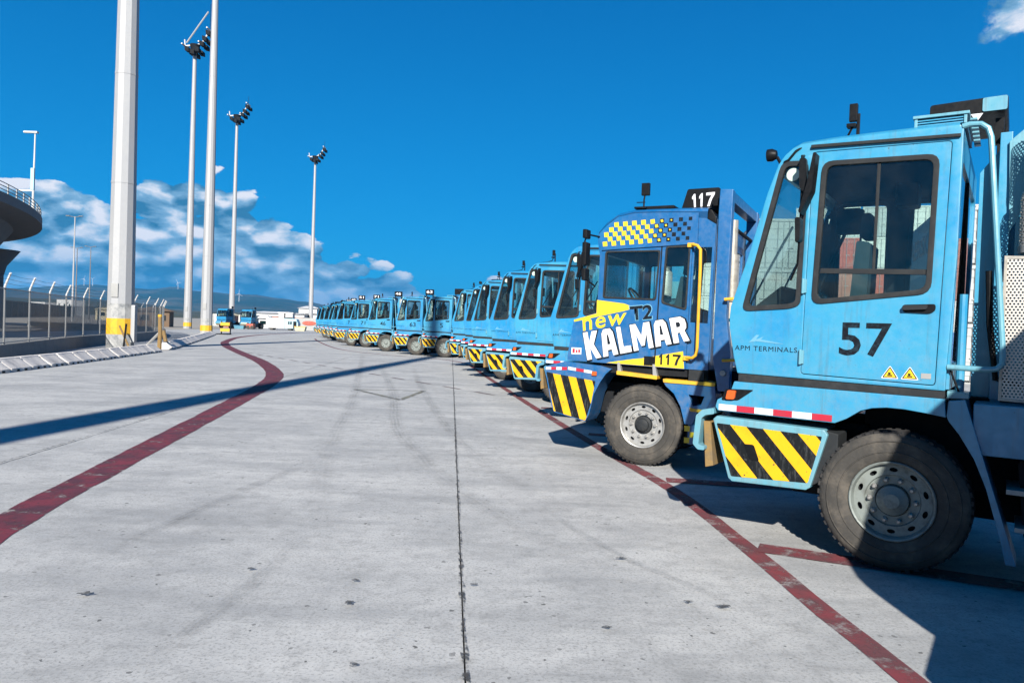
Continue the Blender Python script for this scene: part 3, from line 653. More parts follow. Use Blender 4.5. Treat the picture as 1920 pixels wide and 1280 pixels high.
    for y in (-0.55, -1.35): o = MB().tube([(1.29, y, 2.0), (1.27, y-0.02, 2.08), (1.09, y-0.35, 2.66)], 0.010, 6).tube([(1.19, y-.2, 2.36), (1.06, y-.5, 2.80)], 0.012, 5).build('wiper', 'black', t)
    # rear wall with big pane, frame posts
    fnx = lambda a, y, c: (y-0.012*(c-2.4), a, c)
    MB().prism([(-0.05, 3.32), (-W+0.05, 3.32), (-W+0.05, 1.41), (-0.05, 1.41)], -0.355, -0.315, [rounded([(-0.13, 3.10), (-W+0.13, 3.10), (-W+0.13, 1.60), (-0.13, 1.60)], 0.06)], fnx).build('cab_rear', 'teal', t, 0.004)
    rw_ = MB().prism([(-0.12, 3.11), (-W+0.12, 3.11), (-W+0.12, 1.59), (-0.12, 1.59)], -0.338, -0.332, (), fnx).build('rear_window', 'glass', t, smooth=False)
    MB().box(-0.362, -0.33, -W/2-0.03, -W/2+0.03, 1.6, 3.1).build('rear_window_bar', 'black', rw_)
    MB().box(-0.30, 1.2, -W+0.05, -0.05, 1.37, 1.41).build('cab_floor', 'dark', t)
    # interior
    ds = MB().prism([(1.20, 2.02), (0.98, 2.20), (0.80, 2.16), (0.78, 1.95), (0.95, 1.41), (1.16, 1.41)], -1.7, -0.40).build('dashboard', 'trim', t, 0.02)
    MB().box(0.47, 0.70, -1.26, -1.17, 2.73, 2.955).box(0.50, 0.66, -1.245, -1.185, 2.955, 2.972).tube([(0.86, -1.2, 2.15), (0.62, -1.21, 2.75)], 0.018, 6).build('terminal_screen', 'black', t, 0.012)
    sw = [(0.80+0.19*math.cos(a)*0.55, -0.95+0.2*math.sin(a), 2.16+0.19*math.cos(a)*0.75) for a in [2*math.pi*k/20 for k in range(20)]]
    st = MB().tube(sw, 0.015, 6, True).tube([(0.80, -0.95, 2.16), (0.98, -0.95, 1.88)], 0.03, 8).tube([sw[0], sw[10]], 0.012, 5).tube([sw[5], sw[15]], 0.012, 5).build('steering_wheel', 'black', t)
    se = MB().box(0.36, 0.74, -1.25, -0.75, 1.80, 1.94).box(0.42, 0.66, -1.18, -0.83, 1.41, 1.80).build('seat', 'seat', t, 0.05)
    MB().prism(rounded([(0.50, 1.92), (0.36, 1.92), (0.335, 2.60), (0.45, 2.62)], 0.03), -1.23, -0.77).build('seat_back', 'seat', se, 0.04)
    MB().prism(rounded([(0.445, 2.65), (0.345, 2.65), (0.35, 2.87), (0.43, 2.87)], 0.03), -1.12, -0.88).build('headrest', 'seat', se, 0.03)
    MB().tube([(0.72, -0.30, 3.16), (0.72, -0.30, 2.75)], 0.012, 6).box(0.66, 0.76, -0.36, -0.24, 2.55, 2.75).build('radio_handset', 'black', t, 0.01)
    MB().box(0.02, 0.20, -1.35, -1.10, 2.95, 3.16).build('ceiling_console', 'trim', t, 0.02)
    MB().box(-0.26, 0.05, -1.9, -1.25, 1.41, 2.08).build('control_box', 'trim', t, 0.02)
    o = MB().lathe([(0.0, 0.0), (0.052, 0.0), (0.052, 0.006), (0.0, 0.006)], 24, (0.815, 0.0, 3.075)).build('round_sticker', 'screen_sticker', t, smooth=False)
    # seam strip and lower body with wheel arch
    MB().prism([(1.200, 1.437), (-0.318, 1.400), (-0.320, 1.343), (1.200, 1.367)], -0.10, -0.012).build('seam_strip', 'trim', t, 0.004)
    MB().prism([(1.200, 1.437), (-0.318, 1.400), (-0.320, 1.343), (1.200, 1.367)], -W+0.012, -W+0.10).build('seam_strip', 'trim', t, 0.004)
    low = [(1.230, 1.366), (-0.320, 1.342), (-0.334, 1.206), (-0.30, 1.212), (-0.208, 1.226), (-0.06, 1.243), (0.06, 1.245), (0.16, 1.232), (0.239, 1.205), (0.338, 1.133), (0.422, 1.091), (1.362, 1.106), (1.385, 1.14), (1.37, 1.20), (1.265, 1.26)]
    lw = MB().prism(low, -0.42, 0.0).build('fender', 'teal', t, 0.008)
    MB().prism(low, -W, -W+0.42).build('fender', 'teal', t, 0.008)
    MB().prism([(1.385, 1.14), (1.37, 1.20), (1.265, 1.26), (1.23, 1.36), (1.18, 1.36), (1.18, 1.10), (1.362, 1.10)], -W+0.42, -0.42).build('front_apron', 'teal', t, 0.006)
    for k in range(6):
        x1 = 1.352-k*0.1515; x0 = x1-0.1515
        f = lambda x: 1.1005+(x-0.446)*0.015
        MB().prism([(x1, f(x1)+0.051), (x0, f(x0)+0.051), (x0, f(x0)), (x1, f(x1))], 0.001, 0.005).build('reflector', 'decal_white' if k % 2 == 0 else 'red_refl', lw, smooth=False)
    hs_ = MB().prism(rounded([(1.30, 1.298), (1.06, 1.305), (1.19, 1.206), (1.335, 1.198)], 0.02), -0.02, 0.004).build('indicator_housing', 'black', t, 0.004)
    MB().prism(rounded([(1.275, 1.29), (1.205, 1.29), (1.215, 1.215), (1.29, 1.212)], 0.015), 0.004, 0.03).build('indicator_lens', 'orange', hs_, 0.008)
    # toolbox in hazard stripes under the fender
    bx = [(1.404, 1.030), (1.372, 1.060), (0.500, 1.030), (0.470, 0.99), (0.586, 0.556), (0.62, 0.53), (1.22, 0.516), (1.252, 0.54)]
    tb = MB().prism(bx, -0.45, -0.008).build('toolbox', 'teal_grey', t, 0.012)
    slot = rounded([(1.135, 0.845), (1.045, 0.848), (0.995, 0.715), (1.075, 0.712)], 0.02)
    MB().prism(rounded([(1.368, 0.998), (0.512, 0.974), (0.606, 0.590), (1.226, 0.560)], 0.012), -0.010, -0.004, [slot]).build('hazard_panel', 'hazard', tb, 0.0)
    MB().prism(slot, -0.0075, -0.0065).build('toolbox_grip', 'black', tb, smooth=False)
    MB().prism(bx, -W, -W+0.45).build('toolbox', 'teal_grey', t, 0.012)
    MB().prism([(0.500, 1.02), (0.40, 1.0), (0.40, 0.80), (0.50, 0.62), (0.59, 0.56), (0.50, 0.98)], -0.42, -0.05).build('mud_flap', 'trim', t, 0.01)
    bp_ = MB().prism(rounded([(1.39, 1.125), (1.49, 1.105), (1.545, 1.05), (1.565, 0.80), (1.52, 0.755), (1.46, 0.755), (1.46, 0.79), (1.515, 0.80), (1.495, 1.03), (1.46, 1.06), (1.385, 1.075)], 0.012), -W+0.0, 0.02).build('front_bumper', 'teal_grey', t, 0.006)
    MB().prism([(1.50, 1.00), (1.44, 1.0), (1.40, 0.62), (1.47, 0.60)], -W+0.05, -0.05).build('bumper_beam', 'wood', bp_, 0.006)
    for y in (-0.35, -W+0.35): MB().lathe([(0, .03), (.09, .03), (.095, 0), (.09, -.04)], 20, (1.385, y, 1.0), 'x').build('headlight', 'decal_white', t)
    # rear mudguard blade, step box and ladder
    MB().prism([(-0.345, 1.330), (-0.45, 1.345), (-0.80, 0.20), (-0.735, 0.20), (-0.70, 0.36), (-0.60, 0.72), (-0.52, 0.92), (-0.42, 1.09), (-0.35, 1.18), (-0.335, 1.22)], -0.40, -0.02).build('mudguard', 'teal', t, 0.006)
    sp = MB().box(-1.35, -0.50, -0.62, -0.06, 0.95, 1.32).build('step_box', 'teal', t, 0.01)
    MB().box(-1.30, -0.78, -0.50, -0.02, 0.44, 0.475).box(-1.30, -0.72, -0.50, -0.02, 0.70, 0.735).build('step', 'galv', t, 0.004)
    MB().box(-1.33, -1.29, -0.48, -0.04, 0.42, 1.0).build('step_hanger', 'dark', t)
    MB().prism(rounded([(-0.78, 0.94), (-2.2, 0.94), (-2.2, 0.34), (-0.84, 0.34)], 0.06), -0.72, -0.16).build('side_shade_box', 'dark', t, 0.02)  # box added to keep sunlit ground out of the dark lower body
    MB().box(-2.2, 0.9, -1.35, -0.75, 0.36, 0.62).build('belly_shade_box', 'dark', t, 0.02)  # dark box added to deepen the shade under the chassis
    MB().box(-1.4, -0.45, -1.3, -0.45, 1.28, 1.34).build('deck', 'dark', t)
    # grab rail, rear post and bracket
    pr = [(-0.355, 3.325), (-0.40, 3.336), (-0.47, 3.330), (-0.515, 3.295), (-0.535, 3.23), (-0.60, 2.45), (-0.664, 1.68), (-0.663, 1.62), (-0.635, 1.582), (-0.58, 1.572), (-0.325, 1.577)]
    MB().tube([(x, -0.012, z) for x, z in pr], 0.021, 10).build('grab_rail', 'teal_grey', t)
    MB().tube([(-0.40, -0.22, 1.36), (-0.40, -0.22, 2.12)], 0.030, 10).build('rail_post', 'teal', t)
    MB().prism([(-0.33, 1.40), (-0.47, 1.395), (-0.47, 1.35), (-0.33, 1.345)], -0.30, -0.06).build('rail_foot', 'teal_grey', t, 0.006)
    MB().tube([(-0.345, -0.03, 1.56), (-0.41, -0.08, 1.38)], 0.008, 6).build('rail_brace', 'dark', t)
    # exhaust tower
    MB().box(-0.80, -0.56, -1.95, -0.72, 1.34, 2.95).build('rear_cabinet', 'teal', t, 0.02)
    MB().box(-0.66, -0.58, -0.60, -0.45, 1.3, 3.36).box(-1.22, -1.14, -0.60, -0.45, 1.3, 3.30).build('tower_post', 'teal', t, 0.008)
    MB().prism([(-0.45, 3.10), (-0.60, 3.30), (-1.24, 3.30), (-1.24, 1.30), (-0.45, 1.30)], -0.66, -0.64).build('tower_plate', 'teal', t, 0.004)
    MB().prism([(-0.64, 3.28), (-0.90, 3.52), (-0.98, 3.52), (-0.98, 3.20), (-0.80, 3.08), (-0.72, 2.72), (-0.66, 2.6)], -0.44, -0.42).build('gusset_plate', 'teal_grey', t, 0.003)
    MB().prism(rounded([(-0.70, 2.70), (-1.25, 2.70), (-1.25, 1.35), (-0.70, 1.35)], 0.03), -0.42, -0.40).build('exhaust_shield', 'teal_grey', t, 0.003)
    me = MB().prism([(-0.655, 2.385), (-1.22, 2.36), (-1.22, 1.34), (-0.655, 1.36)], -0.145, -0.143).mesh('mesh_guard', 'perforated', smooth=False); add_uv(me, lambda c: (c.x+5, c.z)); put('mesh_guard', me, t)
    MB().prism([(-0.645, 2.395), (-1.23, 2.37), (-1.23, 1.33), (-0.645, 1.35)], -0.150, -0.138, [[(-0.665, 2.375), (-1.21, 2.35), (-1.21, 1.35), (-0.665, 1.37)]]).build('mesh_guard_frame', 'mesh_metal', t, 0.002)
    ex = MB().tube([(-0.84, -0.26, 1.4), (-0.84, -0.26, 3.05), (-0.90, -0.26, 3.30)], 0.065, 14).build('exhaust_pipe', 'mesh_metal', t)
    me = MB().lathe([(0.115, 0.0), (0.115, 0.36), (0.105, 0.40), (0.07, 0.42)], 24, (-0.84, -0.26, 2.46), 'z').lathe([(0.115, 0.0), (0.115, 0.38)], 24, (-0.87, -0.26, 2.96), 'z').mesh('exhaust_guard', 'perforated'); add_uv(me, lambda c: (math.atan2(c.y+0.26, c.x+0.85)*0.115+3, c.z)); put('exhaust_guard', me, ex)
    MB().tube([(-0.84, -0.26, 2.42), (-0.84, -0.26, 2.47)], 0.121, 20).build('exhaust_clamp', 'galv', ex)
    MB().box(-1.2, -0.75, -1.75, -0.65, 1.34, 2.1).build('air_filter_box', 'dark', t, 0.03)
    MB().tube([(-0.55, -0.30, 2.3), (-0.57, -0.31, 1.9), (-0.62, -0.33, 1.5), (-0.9, -0.38, 1.42)], 0.022, 8).tube([(-0.55, -0.8, 2.2), (-0.6, -0.9, 1.7), (-0.8, -0.9, 1.45)], 0.02, 8).build('coiled_hose', 'black', t)
    # roof: slatted air unit, number board, beacon, aerial, cable
    gr = MB().box(-0.395, -0.030, -0.95, -0.03, 3.424, 3.445).box(-0.06, -0.04, -0.06, -0.04, 3.36, 3.43).box(-0.38, -0.36, -0.06, -0.04, 3.36, 3.43).build('air_unit_frame', 'teal_grey', t, 0.003)
    for k in range(3): MB().box(-0.375, -0.06, -0.93, -0.05, 3.366+k*0.019, 3.376+k*0.019).build('air_unit_slat', 'teal', gr, 0.002)
    for k in range(7): o = MB().box(-0.44, -0.395, -0.20-k*0.11, -0.12-k*0.11, 3.395-0.006*k, 3.41-0.006*k).build('air_unit_fin', 'teal_grey', gr, 0.002); o['fine'] = 1
    sb = MB().prism(rounded([(-0.10, 3.53), (-0.10, 3.63), (-0.62, 3.645), (-0.62, 3.53)], 0.025), -1.35, -0.46).build('number_board', 'black', t, 0.008)
    MB().prism(rounded([(-0.455, 3.534), (-0.455, 3.638), (-0.615, 3.641), (-0.615, 3.534)], 0.015), -0.462, -0.452).build('board_panel', 'teal_grey', sb, 0.003)
    MB().prism([(-0.38, 3.525), (-0.46, 3.525), (-0.42, 3.46)], -0.47, -0.46).build('board_bracket', 'decal_white', sb, smooth=False)
    MB().box(-0.60, -0.54, -0.62, -0.56, 3.3, 3.5).box(-0.60, -0.54, -1.25, -1.19, 3.3, 3.5).build('board_leg', 'black', sb)
    bk = MB().tube([(0.93, -0.06, 3.18), (0.965, -0.06, 3.245)], 0.014, 6).lathe([(0.0, -0.02), (0.035, -0.015), (0.052, 0.02), (0.05, 0.06), (0.0, 0.065)], 14, (0.985, -0.06, 3.265), 'x').build('work_lamp', 'black', t)
    an = MB().box(0.375, 0.40, -0.27, -0.25, 3.34, 3.58).box(0.395, 0.455, -0.285, -0.235, 3.52, 3.66).box(0.40, 0.47, -0.30, -0.22, 3.47, 3.50).build('aerial', 'black', t, 0.004)
    cb = MB().tube([(0.42, -0.26, 3.50), (0.46, -0.24, 3.40), (0.54, -0.15, 3.365), (0.68, -0.04, 3.335), (0.80, 0.008, 3.262), (0.855, 0.010, 3.195), (0.89, 0.008, 3.18)], 0.010, 6).build('aerial_cable', 'black', an)
    # mirrors ahead of the door
    mi = MB().tube([(0.735, 0.0, 3.22), (0.73, 0.10, 3.20), (0.715, 0.13, 3.02), (0.715, 0.13, 2.60), (0.74, 0.06, 2.34), (0.80, 0.004, 2.22)], 0.009, 6).build('mirror_arm', 'black', t)
    MB().prism(rounded([(0.735, 3.17), (0.685, 3.17), (0.665, 2.92), (0.70, 2.90), (0.73, 2.95)], 0.02), 0.11, 0.16).build('mirror', 'black', mi, 0.012)
    MB().prism(rounded([(0.62, 3.19), (0.598, 3.19), (0.62, 2.90), (0.70, 2.72), (0.715, 2.74), (0.66, 2.95)], 0.012), 0.09, 0.22).build('mirror', 'black', mi, 0.010)
    MB().prism(rounded([(0.745, 2.70), (0.705, 2.70), (0.70, 2.52), (0.735, 2.50)], 0.015), 0.08, 0.19).build('mirror', 'black', mi, 0.012)
    return t
plain('screen_sticker', (0.33, 0.42, 0.36), 0.6, dirt=0.1)

# ------------------------------------------------------------------ royal blue tractor with the big lettering
def make_royal():
    t = thing('terminal_tractor', 'royal blue terminal tractor with yellow and white KALMAR lettering and number 117', 'tractor')
    tractor_common(t, 'royal', 'steel')
    side = [(0.690, 2.88), (0.711, 3.03), (0.690, 3.09), (0.588, 3.20), (0.432, 3.31), (0.196, 3.350), (-0.640, 3.338), (-0.640, 2.90), (-0.575, 2.88), (-0.545, 1.302), (1.086, 1.337), (1.088, 1.40), (1.013, 1.897), (0.689, 1.992), (0.672, 2.30), (0.668, 2.779)]
    W1 = [(0.585, 2.824), (-0.165, 2.828), (-0.128, 2.180), (0.60, 2.200)]
    W2 = [(-0.240, 2.874), (-0.553, 2.878), (-0.530, 2.058), (-0.206, 2.144)]
    MB().prism(side, -0.05, 0.0, [rounded(W1, [0.10, 0.02, 0.02, 0.03]), rounded(W2, 0.02)]).build('cab_side', 'royal', t, 0.006)
    MB().prism(side, -W+0.05, -W, [rounded(W1, 0.06), rounded(W2, 0.03)]).build('cab_side', 'royal', t, 0.006)
    for q in (W1, W2):
        window(t, 'side_window', q, 0.0, fr=0.018, rad=0.04); window(t, 'side_window', q, -W+0.03, fr=0.018, rad=0.04)
    MB().prism([(-0.175, 2.88), (-0.192, 2.88), (-0.150, 1.31), (-0.133, 1.31)], 0.0005, 0.004).build('door_seam', 'dark', t, smooth=False)
    MB().prism(rounded([(0.62, 2.862), (-0.60, 2.925), (-0.605, 2.90), (0.64, 2.838)], 0.004), 0.001, 0.022).build('rain_gutter', 'royal', t, 0.006)
    # roof with overhanging rear visor
    roof = [(0.690, 3.09), (0.588, 3.20), (0.432, 3.31), (0.196, 3.356), (-0.30, 3.350), (-0.76, 3.342)]
    low = [(0.690, 3.03), (0.57, 3.14), (0.42, 3.25), (0.19, 3.29), (-0.30, 3.27), (-0.745, 3.225)]
    rows = [[(p[0], y, p[1]) for p in pr] for y, pr in ((-0.03, low), (0.012, [(a[0], (a[1]*0.7+b_[1]*0.3)) for a, b_ in zip(roof, low)]), (-0.0, roof), (-0.10, [(p[0], p[1]+0.03) for p in roof]), (-W+0.1, [(p[0], p[1]+0.03) for p in roof]), (-W, roof), (-W+0.03, low), (-0.03, low))]
    MB().quadgrid(rows).build('roof', 'royal', t, angle=50)
    MB().prism([(-0.745, 3.222), (-0.762, 3.342), (-0.80, 3.33), (-0.86, 3.23), (-0.86, 3.15)], -W, -0.02).build('rear_visor', 'black', t, 0.01)
    MB().box(-0.70, 0.45, -W+0.06, -0.06, 3.08, 3.12).build('headliner', 'dark', t)
    MB().prism([(0.690, 3.03), (0.668, 2.80), (0.62, 2.80), (0.63, 3.03)], -W+0.05, -0.05).build('windscreen_header', 'royal', t)
    MB().prism([(0.67, 2.80), (0.685, 2.0), (0.678, 2.0), (0.663, 2.80)], -W+0.05, -0.05).build('windscreen', 'glass', t, smooth=False)
    MB().prism([(1.086, 1.337), (1.088, 1.40), (1.013, 1.897), (0.689, 1.992), (0.66, 1.96), (0.96, 1.85), (1.03, 1.40), (1.03, 1.337)], -W+0.05, -0.05).build('cab_nose', 'royal', t, 0.005)
    MB().prism([(-0.545, 1.31), (1.04, 1.345), (1.04, 1.39), (-0.545, 1.35)], -W+0.05, -0.05).build('cab_floor', 'dark', t)
    # rear corner glass and rear wall
    MB().prism([(-0.640, 3.25), (-0.86, 3.24), (-0.825, 1.30), (-0.545, 1.302), (-0.575, 2.88), (-0.640, 2.90)], -0.075, -0.03, [[(-0.60, 2.86), (-0.82, 2.86), (-0.80, 1.895), (-0.575, 1.905)]]).build('rear_corner', 'royal', t, 0.004)
    MB().prism([(-0.595, 2.87), (-0.825, 2.87), (-0.805, 1.885), (-0.57, 1.895)], -0.056, -0.050).build('corner_window', 'glass', t, smooth=False)
    fnx = lambda a, y, c: (y+0.016*(2.4-c), a, c)
    MB().prism([(-0.08, 3.22), (-W+0.05, 3.22), (-W+0.05, 1.31), (-0.08, 1.31)], -0.85, -0.81, [[(-0.16, 2.95), (-W+0.16, 2.95), (-W+0.16, 1.7), (-0.16, 1.7)]], fnx).build('cab_rear', 'royal', t)
    MB().prism([(-0.15, 2.96), (-W+0.15, 2.96), (-W+0.15, 1.69), (-0.15, 1.69)], -0.832, -0.827, (), fnx).build('rear_window', 'glass', t, smooth=False)
    MB().prism([(0.98, 1.86), (0.66, 1.95), (0.55, 2.12), (0.40, 2.08), (0.42, 1.9), (0.7, 1.38), (1.0, 1.38)], -1.7, -0.35).build('dashboard', 'trim', t, 0.02)
    sw = [(0.30+0.19*math.cos(a)*0.55, -0.55+0.2*math.sin(a), 2.22+0.19*math.cos(a)*0.75) for a in [2*math.pi*k/20 for k in range(20)]]
    MB().tube(sw, 0.015, 6, True).tube([(0.30, -0.55, 2.22), (0.52, -0.55, 1.95)], 0.03, 8).tube([sw[0], sw[10]], 0.012, 5).build('steering_wheel', 'black', t)
    se = MB().box(-0.35, 0.12, -0.80, -0.30, 1.80, 1.95).box(-0.28, 0.05, -0.75, -0.35, 1.38, 1.80).build('seat', 'seat', t, 0.05)
    MB().prism(rounded([(-0.25, 1.93), (-0.37, 1.93), (-0.46, 2.50), (-0.36, 2.52)], 0.03), -0.78, -0.32).build('seat_back', 'seat', se, 0.04)
    MB().prism(rounded([(-0.36, 2.54), (-0.46, 2.54), (-0.48, 2.74), (-0.38, 2.74)], 0.03), -0.68, -0.42).build('headrest', 'seat', se, 0.03)
    # lettering
    put('lettering', block_text('KALMAR', [(0.872, 1.722), (-0.519, 1.985), (0.792, 1.352), (-0.590, 1.672)], 0.0046, 'decal_white'), t)
    put('lettering_shadow', block_text('KALMAR', [(0.862, 1.716), (-0.529, 1.979), (0.782, 1.346), (-0.600, 1.666)], 0.0032, 'decal_black', grow_=0.10), t)
    put('lettering', text_mesh('new', [(0.885, 1.905), (0.262, 2.010), (0.868, 1.742), (0.285, 1.858)], 0.0046, 'lemon', 0.012, spacing=1.15), t)
    put('lettering', text_mesh('T2', [(0.225, 2.092), (-0.092, 2.125), (0.190, 1.905), (-0.085, 1.935)], 0.0046, 'decal_black', 0.03), t)
    put('lettering_shadow', text_mesh('T2', [(0.236, 2.102), (-0.104, 2.136), (0.200, 1.896), (-0.096, 1.925)], 0.0030, 'decal_grey', 0.05), t)
    MB().prism([(0.684, 2.170), (0.30, 2.128), (0.14, 2.075), (0.30, 2.03), (1.005, 1.868), (1.009, 1.894), (0.684, 1.988)], 0.0006, 0.0022).build('yellow_flash', 'lemon', t, smooth=False)
    MB().prism([(0.52, 1.331), (0.17, 1.395), (0.03, 1.415), (-0.51, 1.530), (-0.530, 1.309)], 0.0006, 0.0022).build('yellow_flash', 'lemon', t, smooth=False)
    MB().box(-0.145, 0.0, 0.0024, 0.006, 1.325, 1.445).build('vent_plate', 'black', t, smooth=False)
    put('fleet_number', block_text('117', rect(-0.195, -0.485, 1.345, 1.485), 0.0046, 'decal_black'), t)
    st = MB().box(0.885, 1.03, 0.001, 0.003, 1.425, 1.515).build('safety_sticker', 'decal_white', t, smooth=False)
    MB().box(0.98, 1.015, 0.0032, 0.0045, 1.44, 1.50).box(0.90, 0.93, .0032, .0045, 1.45, 1.49).box(0.94, 0.965, .0032, .0045, 1.445, 1.485).build('sticker_print', 'red_refl', st, smooth=False)
    # chequered flash above the windows
    ye, dk = MB(), MB(); sq = 0.062; ca, sa = math.cos(R(6)), math.sin(R(6))
    for i in range(19):
        for j in range(5):
            if (i+j) % 2: continue
            u, v_ = i*sq, (j-2)*sq
            cx, cz = 0.585-u*ca-v_*0.12, 3.045+u*0.050+v_
            top = min(3.30, 3.10+(0.66-cx)*0.9); lo = 2.885+(0.6-cx)*0.050
            if cz+sq*.4 > top or cz-sq*.4 < lo or cx < -0.58: continue
            k = 0.5*sq*(1.0 if i < 9 else 0.94-0.03*(i-9))
            if i > 10: dk.prism([(cx+k*1.12, cz+k*1.12), (cx-k*1.12, cz+k*1.12), (cx-k*1.12, cz-k*1.12), (cx+k*1.12, cz-k*1.12)], 0.0003, 0.0008)
            kk = k if i < 11 else k*max(0.0, 0.85-0.13*(i-10))
            if kk > 0.008: ye.prism([(cx+kk+.004, cz+kk), (cx-kk+.004, cz+kk+.005), (cx-kk-.004, cz-kk+.005), (cx+kk-.004, cz-kk)], 0.0010, 0.002)
    for q in (ye.build('chequer_print', 'lemon', t, smooth=False), dk.build('chequer_print', 'decal_black', t, smooth=False)): q['kind'] = 'stuff'
    # roof board, mirrors, lamps
    sb = MB().prism(rounded([(-0.335, 3.36), (-0.42, 3.655), (-0.835, 3.658), (-0.845, 3.36)], 0.025), -0.55, -0.28).build('number_board', 'black', t, 0.006)
    put('board_number', block_text('117', [(-0.470, 3.585), (-0.775, 3.60), (-0.490, 3.415), (-0.755, 3.42)], -0.2785, 'decal_white'), sb)
    MB().box(-0.30, 0.10, -0.9, -0.08, 3.38, 3.42).build('roof_rack', 'black', t, 0.006)
    MB().box(-0.86, -0.78, -0.26, -0.16, 3.40, 3.50).build('work_lamp', 'black', t, 0.01)
    MB().tube([(0.10, -0.06, 3.36), (0.10, -0.06, 3.50), (0.085, -0.06, 3.60)], 0.012, 6).box(0.03, 0.135, -0.10, -0.04, 3.56, 3.72).tube([(0.20, -0.06, 3.47), (0.08, -0.06, 3.47)], 0.008, 5).box(0.06, 0.22, -0.12, -0.02, 3.385, 3.41).build('aerial', 'black', t, 0.006)
    mi = MB().tube([(0.68, 0.0, 3.02), (0.80, 0.14, 3.04), (0.82, 0.18, 2.95), (0.80, 0.18, 2.45), (0.70, 0.05, 2.35)], 0.012, 6).build('mirror_arm', 'black', t)
    for z0, z1 in ((2.98, 3.10), (2.62, 2.93), (2.42, 2.58)): MB().box(0.775, 0.835, 0.08, 0.24, z0, z1).build('mirror', 'black', mi, 0.015)
    # yellow grab rail at the rear corner and steps
    MB().tube([(-0.575, 0.0, 2.880), (-0.60, 0.055, 2.888), (-0.66, 0.075, 2.87), (-0.70, 0.075, 2.82), (-0.705, 0.075, 2.6), (-0.705, 0.075, 1.55), (-0.69, 0.075, 1.49), (-0.65, 0.07, 1.455), (-0.56, 0.02, 1.445)], 0.020, 10).build('grab_rail', 'yellow', t)
    for z in (2.885, 1.445): MB().box(-0.605, -0.52, 0.0, 0.035, z-0.028, z+0.028).build('rail_bracket', 'yellow', t, 0.006)
    # lower body: bumper corner, arch, steps and rear fender
    fr = [(1.12, 1.32), (0.60, 1.285), (0.44, 1.25), (0.52, 1.18), (0.60, 1.06), (0.68, 0.90), (0.74, 0.62), (0.795, 0.515), (1.26, 0.605), (1.30, 0.68), (1.42, 1.17), (1.42, 1.235)]
    fb = MB().prism(fr, -0.45, 0.0).build('bumper_corner', 'royal', t, 0.01)
    MB().prism(fr, -W, -W+0.45).build('bumper_corner', 'royal', t, 0.01)
    MB().prism([(1.42, 1.17), (1.42, 1.235), (1.12, 1.32), (1.05, 1.32), (1.10, 0.60), (1.26, 0.605), (1.30, 0.68)], -W+0.45, -0.45).build('front_bumper', 'royal', t, 0.01)
    MB().prism(rounded([(1.395, 1.160), (1.27, 1.140), (0.665, 1.075), (0.715, 0.78), (0.79, 0.530), (1.262, 0.622)], 0.015), 0.001, 0.006).build('hazard_panel', 'hazard_steep', fb, smooth=False)
    for k in range(3):
        x1 = 1.07-k*0.118
        MB().prism([(x1, 1.248-k*.012), (x1-0.118, 1.236-k*.012), (x1-0.118, 1.196-k*.012), (x1, 1.208-k*.012)], 0.001, 0.006).build('reflector', 'red_refl' if k == 1 else 'decal_white', fb, smooth=False)
    for k in range(4):
        x1 = 1.405-k*0.08
        MB().prism([(x1, 1.226+.004*k), (x1-0.08, 1.230+.004*k), (x1-0.08, 1.195+.002*k), (x1, 1.190+.002*k)], 0.001, 0.005).build('reflector', 'red_refl' if k % 2 else 'decal_white', fb, smooth=False)
    MB().box(0.645, 0.715, 0.001, 0.03, 1.148, 1.205).build('indicator_lens', 'orange', fb, 0.008)
    sp = MB().prism(rounded([(0.362, 1.235), (-0.190, 1.198), (-0.190, 1.150), (0.362, 1.182)], 0.01), -0.20, 0.025).build('step', 'yellow', t, 0.005)
    for x in (0.33, -0.15): MB().prism([(x+0.03, 1.345), (x-0.0, 1.345), (x-0.04, 1.19), (x+0.02, 1.19)], -0.05, 0.02).build('step_bracket', 'galv', sp, 0.003)
    MB().box(-0.56, 0.62, -0.5, -0.06, 1.20, 1.30).build('sill_beam', 'dark', t)
    MB().box(-0.78, -0.58, -0.30, -0.04, 1.15, 1.30).build('battery_box', 'trim', t, 0.01)
    rfp = [(-0.27, 1.115), (-0.93, 1.105), (-0.95, 0.85), (-0.72, 0.78), (-0.66, 0.60), (-0.56, 0.60), (-0.545, 0.66), (-0.50, 0.82), (-0.41, 0.98), (-0.30, 1.07)]
    rr = MB().prism(rfp, -0.42, -0.005, [[(-0.60, 0.98), (-0.80, 0.97), (-0.76, 0.86), (-0.66, 0.84)]]).build('rear_fender', 'royal', t, 0.008)
    MB().prism(rounded([(-0.265, 1.165), (-0.93, 1.150), (-0.93, 1.108), (-0.27, 1.118)], 0.01), -0.42, 0.01).build('step', 'yellow', t, 0.005)
    MB().prism([(-0.62, 0.815), (-0.80, 0.80), (-0.80, 0.765), (-0.63, 0.77)], -0.3, 0.005).build('step', 'yellow', t, 0.004)
    ck, cy = MB(), MB()
    ck.box(-1.05, -0.60, -0.35, -0.02, 0.34, 0.60).build('fuel_tank', 'royal', t, 0.02)
    for i in range(6):
        for j in range(3):
            if (i+j) % 2 == 0: cy.box(-0.63-i*0.07, -0.56-i*0.07-0.002, -0.019, -0.016, 0.36+j*0.075, 0.43+j*0.075)
    cy.build('chequer_print', 'lemon', t, smooth=False)['kind'] = 'stuff'
    # tower frame behind the cab
    tw = MB().prism([(-0.895, 3.585), (-1.055, 3.575), (-1.03, 2.0), (-1.10, 1.50), (-1.10, 1.05), (-0.96, 1.05), (-0.885, 1.45), (-0.885, 3.3)], -0.17, -0.02).build('tower_post', 'royal', t, 0.012)
    MB().prism([(-0.895, 3.585), (-1.055, 3.575), (-1.03, 1.2), (-0.90, 1.2)], -W+0.02, -W+0.17).build('tower_post', 'royal', t, 0.012)
